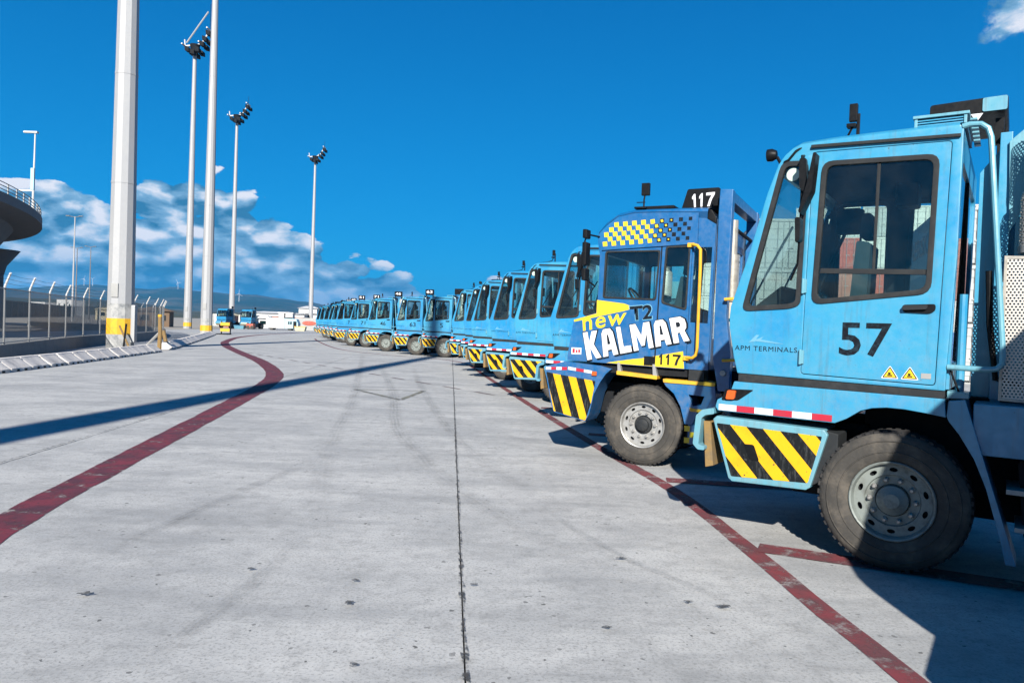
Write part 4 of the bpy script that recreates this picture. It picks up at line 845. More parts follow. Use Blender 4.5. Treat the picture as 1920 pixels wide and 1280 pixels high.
    MB().box(-1.04, -0.90, -W+0.17, -0.17, 3.44, 3.575).build('tower_beam', 'royal', t, 0.01)
    MB().tube([(-0.97, -0.17, 3.18), (-0.97, -W+0.17, 3.16)], 0.025, 8).build('tower_bar', 'dark', t)
    MB().tube([(-1.0, -0.45, 1.2), (-1.0, -0.45, 3.25)], 0.055, 10).lathe([(0.08, 0), (0.08, 0.6)], 16, (-1.0, -0.45, 2.2), 'z').build('exhaust_pipe', 'mesh_metal', t)
    MB().box(-1.02, -0.94, -0.24, -0.14, 3.1, 3.3).build('work_lamp', 'black', t, 0.01)
    for z in (1.44, 2.20): MB().tube([(-1.02, -0.02, z), (-1.02, 0.05, z), (-1.16, 0.05, z+0.01), (-1.22, -0.02, z+0.01)], 0.02, 8).build('hose_hook', 'yellow', tw)
    MB().lathe([(0.0, 0.04), (0.035, 0.04), (0.04, 0.0)], 14, (-1.02, -0.02, 1.28)).build('air_coupling', 'galv', tw)
    MB().box(-1.5, -0.86, -W+0.3, -0.3, 1.0, 1.3).build('deck', 'dark', t)
    return t

# ------------------------------------------------------------------ the row of tractors
def place(t, x, y, th, roof_point=True):
    """x, y of the cab's upper front corner (or of the wheel face), th = heading left of the view"""
    f = Vector((-math.sin(R(th)), math.cos(R(th))))
    if roof_point: x, y = x-f.x*0.762, y-f.y*0.762
    t.location = (x, y, 0); t.rotation_euler = (0, 0, R(90+th))
proto = make_teal()
place(proto, 2.915, 5.641, 56, False)
proto['label'] = 'teal terminal tractor numbered 57, nearest and largest of the row'
proto['group'] = 'teal terminal tractors parked in the row'
royal = make_royal(); place(royal, 1.740, 9.795, 63, False)
def renumber(t, num, board, full):
    door = [c for c in t.children if c.name.startswith('door') and not c.name.startswith('door_')][0]
    for c in list(door.children):
        if c.name.startswith('door_number'):
            if num: c.data = text_mesh(num, rect(0.412 if len(num) > 1 else 0.31, 0.045 if len(num) > 1 else 0.14, 1.628, 1.886), 0.0075, 'decal_black', 0.012)
            else: bpy.data.objects.remove(c)
    sb = [c for c in t.children if c.name.startswith('number_board')][0]
    if board is not None:
        for c in list(sb.children): bpy.data.objects.remove(c)
        sb.data = BOARD
        put('board_leg', BOARD_LEG, sb)
        if board: put('board_number', text_mesh(board, rect(-0.47, -0.83, 3.60, 3.76), -0.2385, 'decal_white', 0.02), sb)
BOARD = MB().prism(rounded([(-0.40, 3.50), (-0.40, 3.82), (-0.90, 3.82), (-0.90, 3.50)], 0.03), -0.34, -0.24).mesh('number_board', 'black', 0.006)
BOARD_LEG = MB().box(-0.86, -0.82, -0.31, -0.27, 3.2, 3.5).box(-0.48, -0.44, -0.31, -0.27, 3.3, 3.5).mesh('board_leg', 'black')
# next tractor towards the photographer, just outside the picture: its shadow falls on number 57
t0 = copy_tree(proto); place(t0, 3.36, 1.18, 56, False); renumber(t0, '', None, True)
TINT = {}  # panes blackened so the unseen tractor casts a solid shadow
def tint(o):
    if o.type == 'MESH' and o.data.materials and o.data.materials[0].name == 'glass':
        if o.data.name not in TINT: TINT[o.data.name] = o.data.copy(); TINT[o.data.name].materials[0] = MATS['glass_shade_block']
        o.data = TINT[o.data.name]
    for c in o.children: tint(c)
tint(t0)
t0['label'] = 'teal terminal tractor beside number 57, just outside the picture'
ROW = [('Ta', 1.19, 13.98, 64, '', None, 'teal terminal tractor half hidden right behind the royal blue one'),
       ('Tb', 0.52, 17.92, 66, '', None, 'teal terminal tractor, second behind the royal blue one'),
       ('Tc', -0.16, 20.96, 67, '', None, 'teal terminal tractor, third behind the royal blue one'),
       ('Td', -0.94, 25.43, 68, '', None, 'teal terminal tractor, fourth behind the royal blue one'),
       ('Te', -1.40, 28.6, 69, '', None, 'teal terminal tractor, fifth behind the royal blue one'),
       ('Tf', -2.15, 32.35, 70, '', '', 'teal terminal tractor, sixth behind the royal blue one, before number 5'),
       ('5', -4.45, 41.43, 76, '5', '', 'teal terminal tractor with the single digit 5 on its door'),
       ('63', -6.30, 43.35, 77, '63', '63', 'teal terminal tractor numbered 63, in front of number 5'),
       ('46', -8.75, 47.52, 78, '46', '46', 'teal terminal tractor numbered 46 with its whole front wheel in view'),
       ('71', -11.35, 54.25, 76, '71', '71', 'teal terminal tractor numbered 71 beyond number 46'),
       ('n1', -12.9, 56.6, 75, '7', '51', 'teal terminal tractor with roof board 51 beyond number 71'),
       ('n2', -15.0, 63.6, 74, '', '40', 'teal terminal tractor with a black roof board, sixth from the far end'),
       ('n3', -16.2, 67.3, 73, '', '70', 'teal terminal tractor with a black roof board, fifth from the far end'),
       ('n4', -17.6, 71.2, 72, '', '', 'teal terminal tractor, fourth from the far end of the row'),
       ('n5', -19.4, 76.5, 71, '', '', 'teal terminal tractor, third from the far end of the row'),
       ('n6', -21.3, 82.5, 70, '', '', 'teal terminal tractor, second from the far end of the row'),
       ('n7', -23.2, 89.9, 69, '', '', 'teal terminal tractor at the far end of the row')]
for i, (k, x, y, th, num, board, lab) in enumerate(ROW):
    t = copy_tree(proto, None, ('fine',) if i > 3 else ())
    place(t, x, y, th+random.uniform(-0.8, 0.8)); renumber(t, num, board, i < 4); t['label'] = lab
    steer = random.choice((0, 0, 6, -7, 10, -4))
    for c in list(t.children):
        nm_ = c.name.split('.')[0]
        if nm_ == 'wheel' and abs(c.location.x) < 0.1: c.rotation_euler.z += R(steer)
        if nm_ in ('aerial', 'work_lamp') and random.random() < 0.35:
            for q in list(c.children): bpy.data.objects.remove(q)
            bpy.data.objects.remove(c)
for (x, y, th, lab) in ((-48.6, 128, 168, 'teal terminal tractor facing the camera far off beside the yellow and black barrier'), (-45.6, 131, 172, 'teal terminal tractor standing to the right of the far one that faces the camera')):
    t = copy_tree(proto, None, ('fine',)); place(t, x, y, th); renumber(t, '', '', False); t['label'] = lab; t['group'] = 'teal tractors far across the yard'

# ------------------------------------------------------------------ lighting masts
def octa(r, z, c=(0, 0), n=12): return [(c[0]+r*math.cos(2*math.pi*(k+0.5)/n), c[1]+r*math.sin(2*math.pi*(k+0.5)/n), z) for k in range(n)]
FLOOD = MB().prism(rounded([(0.0, 0.0), (0.42, -0.10), (0.46, -0.46), (0.05, -0.40)], 0.05), -0.30, 0.30).mesh('floodlight', 'dark', 0.03)
def mast(x, y, h, r0, label, head=True, wear=True, cone=0.42, boom=False, hs=1.0):
    t = thing('lighting_mast', label, 'mast', (x, y, 0), 0, 'high lighting masts along the yard')
    r = lambda z: r0*(1-(1-cone)*z/h)
    zs = [0.75, 1.55] if wear else [0.3, 0.9]
    MB().loft([octa(r(0)*1.0, -0.05), octa(r(zs[0]), zs[0])]).build('mast_foot', 'mast_base', t, angle=20)
    MB().loft([octa(r(zs[0])*1.012, zs[0]), octa(r(zs[1])*1.012, zs[1])]).build('yellow_band', 'yellow', t, angle=20)
    MB().loft([octa(r(zs[1]), zs[1]), octa(r(zs[1]+0.75), zs[1]+0.75)]).build('weathered_band', 'mast_base', t, angle=20)
    MB().loft([octa(r(zs[1]+0.75), zs[1]+0.75), octa(r(h*0.33), h*0.33), octa(r(h*0.66), h*0.66), octa(r(h), h)]).build('shaft', 'mast', t, angle=20)
    for q in (0.2, 0.33, 0.47, 0.66, 0.83): MB().loft([octa(r(h*q)*1.025, h*q-0.06), octa(r(h*q)*1.025, h*q+0.06)]).build('section_joint', 'mast', t, angle=20)
    MB().box(-0.18, 0.18, -r0*0.985-0.02, -r0*0.9, 2.6, 3.3).build('access_hatch', 'galv', t, 0.02)
    if wear: MB().box(r0*0.95, r0*0.95+0.22, -0.25, 0.05, 0.35, 2.25).build('switch_cabinet', 'mast', t, 0.06)
    if head:
        fr = MB().tube([(-1.5, 0, h+0.1), (1.0, 0, h+0.5), (2.2, 0, h+2.6)], 0.14, 8).tube([(-1.5, -1.2, h+0.1), (-1.5, 1.2, h+0.1)], 0.12, 6).tube([(1.0, -1.2, h+0.5), (1.0, 1.2, h+0.5)], 0.12, 6).tube([(2.2, -1.2, h+2.6), (2.2, 1.2, h+2.6)], 0.12, 6).tube([(-1.5, 0, h+0.1), (-1.6, 0, h+1.1)], 0.09, 6).build('head_frame', 'roof_white', t)
        if boom: MB().tube([(-1.3, 0, h+0.6), (1.9, 0, h+5.4)], 0.12, 6).build('hoist_boom', 'mast', fr)
        MB().tube([(2.2, 0, h+2.4), (2.25, 0, h+(6.6 if boom else 4.2))], 0.035, 5).build('lightning_rod', 'dark', fr)
        MB().loft([octa(0.5, h-0.9), octa(0.75, h+0.35)]).build('head_ring', 'dark', t)
        for k, (dx, dz) in enumerate(((-1.0, -0.1), (-0.2, -0.5), (0.5, -0.1), (1.2, 0.75), (1.6, 1.5), (2.1, 2.4))):
            for dy in (-0.75, 0.75):
                o = put('floodlight', FLOOD, t, (dx-0.1, dy, h+dz-0.1)); o.scale = (1.5, 1.5, 1.8)
    return t
mast(-19.95, 38.0, 42, 0.66, 'thick light grey lighting mast with a yellow band beside the white barriers', False)
mast(-33.2, 81.0, 42, 0.64, 'light grey lighting mast, the thicker of the close pair, running out of the top', False, False)
mast(-49.6, 114.0, 42.6, 0.62, 'light grey lighting mast with floodlights and a slanting boom at its top', True, False, boom=True)
mast(-57.6, 153.0, 42.8, 0.60, 'light grey lighting mast, middle one in height of the three whose floodlights show')
mast(-50.6, 187.0, 42.5, 0.60, 'light grey lighting mast standing apart, behind the far end of the tractors')
mast(-9.3, -15.0, 42, 0.66, 'light grey lighting mast behind the photographer casting the long shadow on the concrete', False, False)

# ------------------------------------------------------------------ concrete barriers
def barrier_mesh():
    L_, prof = 1.24, [(-0.44, 0.0), (-0.44, 0.10), (-0.13, 0.33), (-0.10, 0.38), (0.10, 0.38), (0.13, 0.33), (0.44, 0.10), (0.44, 0.0)]
    mb = MB(); loops = []
    # along x; two shallow pockets pressed into both sloping faces
    for x, k in ((0.0, 0.90), (0.05, 1.0), (0.34, 1.0), (0.40, 0.92), (0.80, 0.92), (0.86, 1.0), (1.15, 1.0), (1.20, 0.90)):
        loops.append([(x, y*(k if 0.05 < z < 0.42 or k in (1.0, 0.9) else 1.0), z*(1 if k != 0.9 else 0.985)) for y, z in prof])
    mb.loft(loops)
    return mb.mesh('concrete_barrier', 'barrier', 0.008, angle=25)
BAR = barrier_mesh(); SLOT = MB().box(0.33, 0.47, -0.444, 0.444, 0.012, 0.065).box(0.77, 0.91, -0.444, 0.444, 0.012, 0.065).mesh('lifting_slot', 'dark')
def barrier_row(pts, labelf, group):
    P = [Vector(p) for p in pts]; k = 0; pos = P[0].copy(); seg = 0
    while seg < len(P)-1:
        d = (P[seg+1]-P[seg]).normalized()
        if (P[seg+1]-pos).dot(d) < (0.4 if seg < len(P)-2 else 1.0): seg += 1; continue
        o = put('concrete_barrier', BAR, None, (pos.x, pos.y, 0)); o.rotation_euler = (0, 0, math.atan2(d.y, d.x)+random.uniform(-0.025, 0.025))
        put('lifting_slot', SLOT, o); tag(o, labelf(k), 'barrier', group); pos += d*1.26; k += 1
    return k
ONES = ['', 'first', 'second', 'third', 'fourth', 'fifth', 'sixth', 'seventh', 'eighth', 'ninth', 'tenth', 'eleventh', 'twelfth', 'thirteenth', 'fourteenth', 'fifteenth', 'sixteenth', 'seventeenth', 'eighteenth', 'nineteenth', 'twentieth']
def ordinal(k): return ONES[k] if k <= 20 else ('twenty-'+ONES[k-20] if k < 30 else ('thirtieth' if k == 30 else 'thirty-'+ONES[k-30]))
barrier_row([(-14.25, 18.6), (-14.62, 21.2), (-15.15, 24.5), (-16.05, 29.3), (-17.45, 36.6)], lambda k: 'low whitish concrete barrier block, %s from the left edge in the near row' % ordinal(k+1), 'near row of low concrete barriers')
barrier_row([(-18.1, 38.9), (-20.1, 45.0), (-24.8, 59), (-30.6, 76)], lambda k: 'low concrete barrier block, %s counting from the gap in the far row' % ordinal(k+1), 'far row of low concrete barriers')

# ------------------------------------------------------------------ fence with barbed wire on a low wall
FP = [(-16.6, 22.8), (-17.7, 26.0), (-18.9, 29.2), (-20.1, 32.4), (-21.3, 35.6), (-22.3, 38.8), (-23.2, 42.0), (-24.0, 45.4), (-24.8, 48.9), (-25.7, 52.4), (-26.8, 56.0), (-28.1, 59.6), (-29.6, 63.2), (-31.2, 66.8), (-33.0, 70.4), (-35.0, 74.0), (-37.4, 77.6), (-40.2, 80.8), (-43.5, 83.5), (-47.5, 85.5), (-52, 87), (-57, 88)]
fence = thing('fence', 'chain-link fence with leaning barbed-wire arms on a low concrete wall', 'fence', (FP[0][0], FP[0][1], 0))
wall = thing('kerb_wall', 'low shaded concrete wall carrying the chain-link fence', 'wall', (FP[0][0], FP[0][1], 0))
ox, oy = FP[0]
POST = MB().tube([(0, 0, 0.5), (0, 0, 2.55)], 0.035, 8).mesh('post', 'galv')
ARM = MB().tube([(0, 0, 2.55), (0.02, -0.01, 2.62), (0.30, -0.16, 3.05)], 0.038, 7).mesh('barbed_arm', 'roof_white')
for i, p in enumerate(FP):
    o = put('post', POST, fence, (p[0]-ox, p[1]-oy, 0)); put('barbed_arm', ARM, o)
    if i == len(FP)-1: break
    q = FP[i+1]; a, b_ = Vector((p[0]-ox, p[1]-oy)), Vector((q[0]-ox, q[1]-oy))
    MB().tube([(a.x, a.y, 2.52), (b_.x, b_.y, 2.52)], 0.022, 6).tube([(a.x, a.y, 0.62), (b_.x, b_.y, 0.62)], 0.02, 6).build('rail', 'galv', fence)
    for k in range(3):
        ex, ey, ez = 0.08+0.1*k, -0.04-0.05*k, 2.70+0.14*k
        MB().tube([(a.x+ex, a.y+ey, ez), ((a.x+b_.x)/2+ex, (a.y+b_.y)/2+ey, ez-0.03), (b_.x+ex, b_.y+ey, ez)], 0.006, 4).build('barbed_wire', 'dark', fence)
    mb = MB(); mb.v = [(a.x, a.y, 0.6), (b_.x, b_.y, 0.6), (b_.x, b_.y, 2.52), (a.x, a.y, 2.52)]; mb.f = [(0, 1, 2, 3)]; mb.build('wire_mesh', 'chain_link', fence, smooth=False)
    d = (b_-a).normalized(); n_ = Vector((d.y, -d.x))*0.17
    pz = lambda v, z: (v.x, v.y, z)
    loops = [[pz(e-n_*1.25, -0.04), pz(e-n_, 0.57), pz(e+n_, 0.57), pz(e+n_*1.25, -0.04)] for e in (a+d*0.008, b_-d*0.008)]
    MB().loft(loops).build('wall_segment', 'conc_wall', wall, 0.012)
for i in (10, 11, 12, 13):
    p, q = Vector(FP[i]), Vector(FP[i+1]); a, b_ = p.lerp(q, .2), p.lerp(q, .55)
    mb = MB().loft([[(a.x-ox, a.y-oy, z0) for z0 in ()] or [(a.x-ox, a.y-oy, 0.9), (b_.x-ox, b_.y-oy, 0.9), (b_.x-ox, b_.y-oy+.03, 0.9), (a.x-ox, a.y-oy+.03, 0.9)], [(a.x-ox, a.y-oy, 2.4), (b_.x-ox, b_.y-oy, 2.4), (b_.x-ox, b_.y-oy+.03, 2.4), (a.x-ox, a.y-oy+.03, 2.4)]])
    mb.build('fence_panel', 'pale_blue' if i == 12 else 'cream', fence)
# timber and steel stubs by the gap in the barriers
t = thing('marker_post', 'tall weathered yellow post at the end of the near barrier row', 'post', (-17.75, 37.6, 0))
MB().tube([(0, 0, 0), (0.02, 0, 0.9), (-0.01, 0, 1.75)], [0.11, 0.10, 0.09], 8).build('post_shaft', 'wood', t); MB().tube([(-0.01, 0, 1.70), (-0.01, 0, 1.82)], 0.10, 8).build('post_cap', 'yellow', t)
MB().tube([(-0.02, 0.02, 0.9), (-0.9, 0.1, 0.0)], 0.07, 6).build('post_stay', 'galv', t)
t = thing('marker_post', 'short leaning yellow and black post beside the first far barrier', 'post', (-18.15, 39.2, 0))
MB().tube([(0, 0, 0), (-0.03, 0, 0.42)], 0.12, 8).build('post_foot', 'black', t); MB().tube([(-0.03, 0, 0.42), (-0.17, 0, 1.0)], 0.10, 8).build('post_shaft', 'wood', t)
t = thing('steel_stake', 'crossed dark steel stakes leaning in front of the thick mast', 'stake', (-19.2, 36.9, 0))
MB().tube([(0, 0, 0), (0.12, 0, 1.3)], 0.05, 6).build('stake', 'dark', t); MB().tube([(0.35, 0, 0), (-0.25, 0.05, 1.2)], 0.05, 6).build('stake', 'wood', t)
t = thing('crash_barrier', 'yellow and black striped barrier stand beside the far masts', 'barrier', (-31.0, 79.6, 0))
MB().box(-0.05, 0.05, -0.05, 0.05, 0, 1.45).box(0.9, 1.0, -0.05, 0.05, 0, 1.45).build('stand_frame', 'black', t)
for z in (0.32, 0.95): MB().box(-0.1, 0.88, -0.09, -0.05, z, z+0.34).build('board', 'yellow', t, 0.01)
MB().box(-0.6, 0.95, -0.3, 0.3, 0.0, 0.1).build('stand_foot', 'black', t, 0.01)

# ------------------------------------------------------------------ curved viaduct at the left
VC, VR = Vector((-93.7, 35.9)), 60.0
via = thing('viaduct', 'dark curved concrete viaduct high at the left edge', 'viaduct', (VC.x, VC.y, 0))
def ring(prof, a0, a1, n): return [[(r_*math.cos(R(a0+(a1-a0)*k/n)), r_*math.sin(R(a0+(a1-a0)*k/n)), z) for r_, z in prof] for k in range(n+1)]
MB().loft(ring([(60, 9.35), (60, 10.05), (59.7, 10.05), (59.7, 9.75), (50.3, 9.75), (50.3, 10.05), (50, 10.05), (50, 9.35), (52.0, 9.05), (58.0, 9.05)], -40, 130, 60)).build('deck', 'conc_dark', via, angle=30)
MB().loft(ring([(57.8, 9.06), (56.8, 7.7), (53.2, 7.7), (52.2, 9.06)], -40, 130, 60)).build('girder', 'conc_dark', via, angle=30)
for z in (10.3, 10.55, 10.8): MB().tube([p[0] for p in ring([(59.85, z)], -40, 130, 90)], 0.035, 5).build('handrail', 'galv', via)
RP = MB().box(-0.04, 0.04, -0.04, 0.04, 10.04, 10.82).mesh('handrail_post', 'galv')
for k in range(64): a = R(-30+k*1.9); put('handrail_post', RP, via, (59.85*math.cos(a), 59.85*math.sin(a), 0))
for a in (-8, 43, 95):
    cx, cy = 56.3*math.cos(R(a)), 56.3*math.sin(R(a))
    MB().loft([octa(1.5, -0.1, (cx, cy), 20), octa(1.5, 5.2, (cx, cy), 20), octa(1.75, 6.2, (cx, cy), 20), octa(2.9, 7.75, (cx, cy), 20)]).build('pier', 'conc_dark', via, angle=40)
a = R(33); lp = thing('street_lamp', 'pale lamp post standing on the viaduct deck', 'lamp', (VC.x+59.2*math.cos(a), VC.y+59.2*math.sin(a), 9.76))
MB().tube([(0, 0, 0), (0.1, 0, 8.2)], [0.10, 0.055], 8).build('pole', 'roof_white', lp); MB().box(-0.9, 0.35, -0.15, 0.15, 8.15, 8.32).build('lantern', 'roof_white', lp, 0.03); MB().box(-1.3, 0.0, -0.05, 0.05, 2.9, 3.02).build('sign_bracket', 'roof_white', lp)
MB().box(-0.20, 0.12, -0.10, 0.10, 3.0, 5.0).build('equipment_box', 'pale_blue', lp, 0.03)
# far street lamps beyond the fence
for x, y, h, lab in ((-88.5, 150, 21, 'tall two-armed street lamp beyond the fence, nearest of the three'), (-123, 210, 20, 'thin dark street lamp just right of the tallest one beyond the fence'), (-126, 222, 21.5, 'thin dark street lamp close to the thick mast beyond the fence')):
    lp = thing('street_lamp', lab, 'lamp', (x, y, 0), 0, 'street lamps beyond the fence')
    MB().tube([(0, 0, 0), (0.12, 0, h)], [0.22, 0.10], 8).build('pole', 'mast' if y < 160 else 'conc_dark', lp)
    MB().tube([(-1.2, 0, h+0.1), (0.1, 0, h-0.1), (1.4, 0, h+0.1)], 0.07, 5).build('arm', 'conc_dark', lp)
    for dx in (-1.3, 1.3): MB().box(dx-0.4, dx+0.4, -0.15, 0.15, h+0.05, h+0.22).build('lantern', 'conc_dark', lp, 0.03)

# ------------------------------------------------------------------ buildings and things across the yard
def house(name, label, x, y, rz, L_, D, H, roofh=0.0, mat='roof_white', roofmat='roof_white', windows=0, doors=0):
    t = thing(name, label, 'building', (x, y, 0), rz)
    MB().box(0, L_, 0, D, -0.1, H).build('wall', mat, t, 0.05)
    if roofh: MB().loft([[(-.4, -.4, H), (L_+.4, -.4, H), (L_+.4, D+.4, H), (-.4, D+.4, H)], [(L_*.3, D*.45, H+roofh), (L_*.7, D*.45, H+roofh), (L_*.7, D*.55, H+roofh), (L_*.3, D*.55, H+roofh)]]).build('roof', roofmat, t, angle=20)
    else: MB().box(-.15, L_+.15, -.15, D+.15, H, H+0.25).build('roof', roofmat, t, 0.03)
    for k in range(windows):
        wx = L_*(k+0.5)/windows
        wn = MB().box(wx-0.6, wx+0.6, -0.06, -0.02, H*0.42, H*0.72).build('window', 'glass_dark', t); MB().prism([(wx-.7, H*.4), (wx+.7, H*.4), (wx+.7, H*.74), (wx-.7, H*.74)], -0.09, -0.01, [[(wx-.6, H*.42), (wx+.6, H*.42), (wx+.6, H*.72), (wx-.6, H*.72)]]).build('window_frame', 'trim', wn)
    for k in range(doors): MB().box(L_*0.85, L_*0.85+1.0, -0.05, -0.01, 0, 2.1).build('door', 'trim', t)
    return t
# green screened shed receding behind the road
sx, sy, ex_, ey_ = -118, 158, -218, 372
Ls = math.hypot(ex_-sx, ey_-sy); t = thing('long_shed', 'long dark green screened shed behind the fence at the left', 'building', (sx, sy, 0), math.atan2(ey_-sy, ex_-sx))
MB().box(-40, Ls, 0.0, 9, 0, 4.4).build('wall', 'screen_green', t); MB().box(-40.3, Ls+0.3, -0.4, 9.4, 4.4, 4.65).build('roof', 'conc_dark', t)
for k in range(26): MB().box(-36+k*10, -35.6+k*10, -0.25, -0.05, 0, 4.4).build('column', 'conc_dark', t)
for k in range(7): MB().box(-30+k*10, -23+k*10, -0.12, -0.02, 2.75, 3.15).build('strip_window', 'pale_blue', t)
t = thing('guard_rail', 'pale guard rail along the road behind the fence', 'rail', (-75, 62, 0), R(118))
MB().box(-40, 120, -0.05, 0.05, 0.55, 0.85).build('beam', 'galv', t)
GP = MB().box(-0.06, 0.06, 0.05, 0.15, 0, 0.8).mesh('rail_post', 'galv')
for k in range(40): put('rail_post', GP, t, (-40+k*4, 0, 0))
for x, y, L_, D, H, lab in ((-336, 520, 14, 10, 8.2, 'flat white block rising above the green shed, left one'), (-319, 522, 15, 10, 10.5, 'stepped white block above the end of the green shed'), (-350, 540, 12, 10, 6.5, 'low white block at the far left above the green shed')):
    house('white_block', lab, x, y, R(-20), L_, D, H, 0, windows=3)
house('brown_shed', 'brown open shed seen through the fence right of the thick mast', -61.5, 122, R(15), 5.0, 4, 2.5, 0.7, 'brown', 'brown', 2)
house('cream_hut', 'small cream hut seen through the fence left of the thick mast', -123, 220, R(10), 4, 3, 3.0, 0.8, 'cream', 'cream', 1)
house('hip_roof_house', 'white house with a hipped roof left of the white lorry', -51.0, 150, R(8), 1.9, 2.4, 2.0, 0.85, 'roof_white', 'roof_white', 1)
house('white_office', 'two-storey white office behind the last mast', -58.8, 205, R(4), 4.9, 6, 5.2, 0.7, 'roof_white', 'roof_white', 3)
house('long_white_wall_building', 'long low white building under the last mast', -58.0, 198, R(4), 6.5, 4, 3.4, 0, 'roof_white', 'conc_dark', 3)
house('white_cabin', 'small white cabin block above the white lorry, left one', -50.2, 160, R(5), 1.2, 2.4, 3.2, 0, windows=1)
house('white_cabin', 'small white cabin block above the white lorry, right one', -48.7, 160, R(5), 1.5, 2.4, 3.2, 0, windows=1)
house('white_warehouse', 'long white warehouse far off behind the lorry and cabins', -66, 182, R(3), 15, 6, 3.3, 0.5, 'roof_white', 'roof_white', 4)
house('orange_shed', 'reddish shed beside the thicker mast of the close pair', -55.8, 142, R(0), 2.6, 3, 2.3, 0.5, 'box_rust', 'cream', 1)
# white lorry with pale blue cab
t = thing('box_lorry', 'white box lorry with a pale blue cab across the yard', 'lorry', (-42.6, 129, 0), R(4))
MB().box(0, 3.1, 0, 2.2, 0.35, 2.15).build('box_body', 'roof_white', t, 0.04)
MB().prism(rounded([(3.12, 0.35), (5.35, 0.35), (5.45, 1.2), (5.1, 2.0), (3.12, 2.05)], 0.1), 0.05, 2.15).build('cab', 'pale_blue', t, 0.03)
for x0, x1, z0, z1, nm in ((3.75, 4.0, 1.05, 1.55, 'side_window'), (4.1, 4.38, 1.05, 1.55, 'side_window'), (4.62, 5.2, 0.4, 1.6, 'door')): MB().box(x0, x1, 0.02, 0.045, z0, z1).build(nm, 'black', t)
MB().box(0.05, 3.05, -0.02, 0.0, 1.22, 1.28).build('body_rail', 'galv', t)
for x in (0.9, 4.0):
    for y in (0.12, 1.9): MB().lathe([(0, -.02), (.2, -.02), (.34, -.01), (.36, .05), (.36, .2), (0, .2)], 18, (x, y, .36)).build('wheel', 'rubber', t)
t = thing('yellow_skid', 'pale yellow skip beside the pale blue cab of the lorry', 'skip', (-37.4, 128, 0)); MB().loft([[(0.15, 0.1, 0.0), (1.7, 0.1, 0), (1.7, 1.1, 0), (0.15, 1.1, 0)], [(0, 0, .75), (1.9, 0, .75), (1.9, 1.2, .75), (0, 1.2, .75)]]).build('tub', 'cream', t, 0.02); MB().box(-0.05, 1.95, -0.04, 0.02, 0.70, 0.78).build('rim', 'yellow', t)
t = thing('advert_panel', 'faded red oval sign on a grey cabin below the last mast', 'sign', (-38.2, 138, 0)); MB().box(-2.0, 3.2, 0.1, 2.5, 0, 2.3).build('cabin_wall', 'galv', t, 0.03)
MB().prism([(0.6+1.3*math.cos(2*math.pi*k/20), 1.35+0.42*math.sin(2*math.pi*k/20)) for k in range(20)], 0.02, 0.06).build('oval', 'box_red', t, smooth=False)
t = thing('red_machine', 'dark red machine between the teal skip and the lorry', 'machine', (-44.6, 127, 0)); MB().box(-0.7, 0.5, 0, 1.2, 0.25, 0.95).build('body', 'box_red', t, 0.06); MB().box(-1.6, -0.6, .1, 1, .9, 1.1).build('arm', 'cream', t, 0.03)
for x in (-0.4, 0.3): MB().lathe([(0, -.02), (.3, -.02), (.33, .1), (0, .1)], 16, (x, 0.0, .33)).build('wheel', 'rubber', t)
t = thing('teal_skip', 'small teal tray left of the dark red machine', 'skip', (-47.4, 127, 0)); MB().loft([[(0.1, 0.1, 0), (1.6, .1, 0), (1.6, 1, 0), (.1, 1, 0)], [(0, 0, .6), (1.7, 0, .6), (1.7, 1.1, .6), (0, 1.1, .6)]]).build('tub', 'teal_grey', t, .02); MB().box(-.04, 1.74, -.03, .02, .55, .62).build('rim', 'teal', t)

YARD_MORE = True
# ------------------------------------------------------------------ container stacks behind the tractors
CL, CW, CH = 12.19, 2.44, 2.59
def container_meshes(mat):
    mb = MB(); xs = []; x = 0.25; ph = 0
    while x < CL-0.25:
        xs += [(x, 0.0), (x+0.07, 0.036), (x+0.14, 0.036), (x+0.21, 0.0)]; x += 0.28
    for y, sg in ((CW/2, -1), (-CW/2, 1)):
        mb.quadgrid([[(px, y+sg*d, 0.16) for px, d in xs], [(px, y+sg*d, CH-0.12) for px, d in xs]])
    mb.box(0.05, CL-0.05, -CW/2+0.04, CW/2-0.04, CH-0.10, CH-0.03).box(CL-0.06, CL-0.02, -CW/2+0.1, CW/2-0.1, 0.1, CH-0.1).box(0.0, CL, -CW/2+.05, CW/2-.05, 0.05, 0.15)
    body = mb.mesh('container', mat, angle=20)
    fr = MB()
    for y in (CW/2-0.12, -CW/2):
        fr.box(0, 0.16, y, y+0.12, 0, CH).box(CL-0.16, CL, y, y+0.12, 0, CH).box(0.16, CL-0.16, y+0.03, y+0.09, 0.0, 0.16).box(0.16, CL-0.16, y+0.03, y+0.09, CH-0.13, CH)
    fr.box(0.0, 0.12, -CW/2+.12, CW/2-.12, 0.0, 0.14).box(0.0, 0.12, -CW/2+.12, CW/2-.12, CH-0.12, CH)
    frame = fr.mesh('corner_frame', mat, angle=20)
    dm = MB().box(0.05, 0.09, 0.01, CW/2-0.125, 0.15, CH-0.13)
    for z in (0.35, 0.95, 1.55, 2.1): dm.box(0.025, 0.05, 0.06, CW/2-0.18, z, z+0.28)
    door = dm.mesh('door_leaf', mat, angle=20)
    return body, frame, door
LOCK = MB().tube([(0.0, 0.28, 0.1), (0.0, 0.28, CH-0.08)], 0.022, 5).tube([(0.0, 0.85, 0.1), (0.0, 0.85, CH-0.08)], 0.022, 5).box(-0.03, 0.0, 0.2, 0.5, 1.1, 1.14).box(-0.03, 0.0, 0.75, 1.05, 1.1, 1.14).mesh('lock_bar', 'galv')
CM = {k: container_meshes(k) for k in ('box_white', 'box_grey', 'box_red', 'box_rust', 'box_blue', 'box_green')}
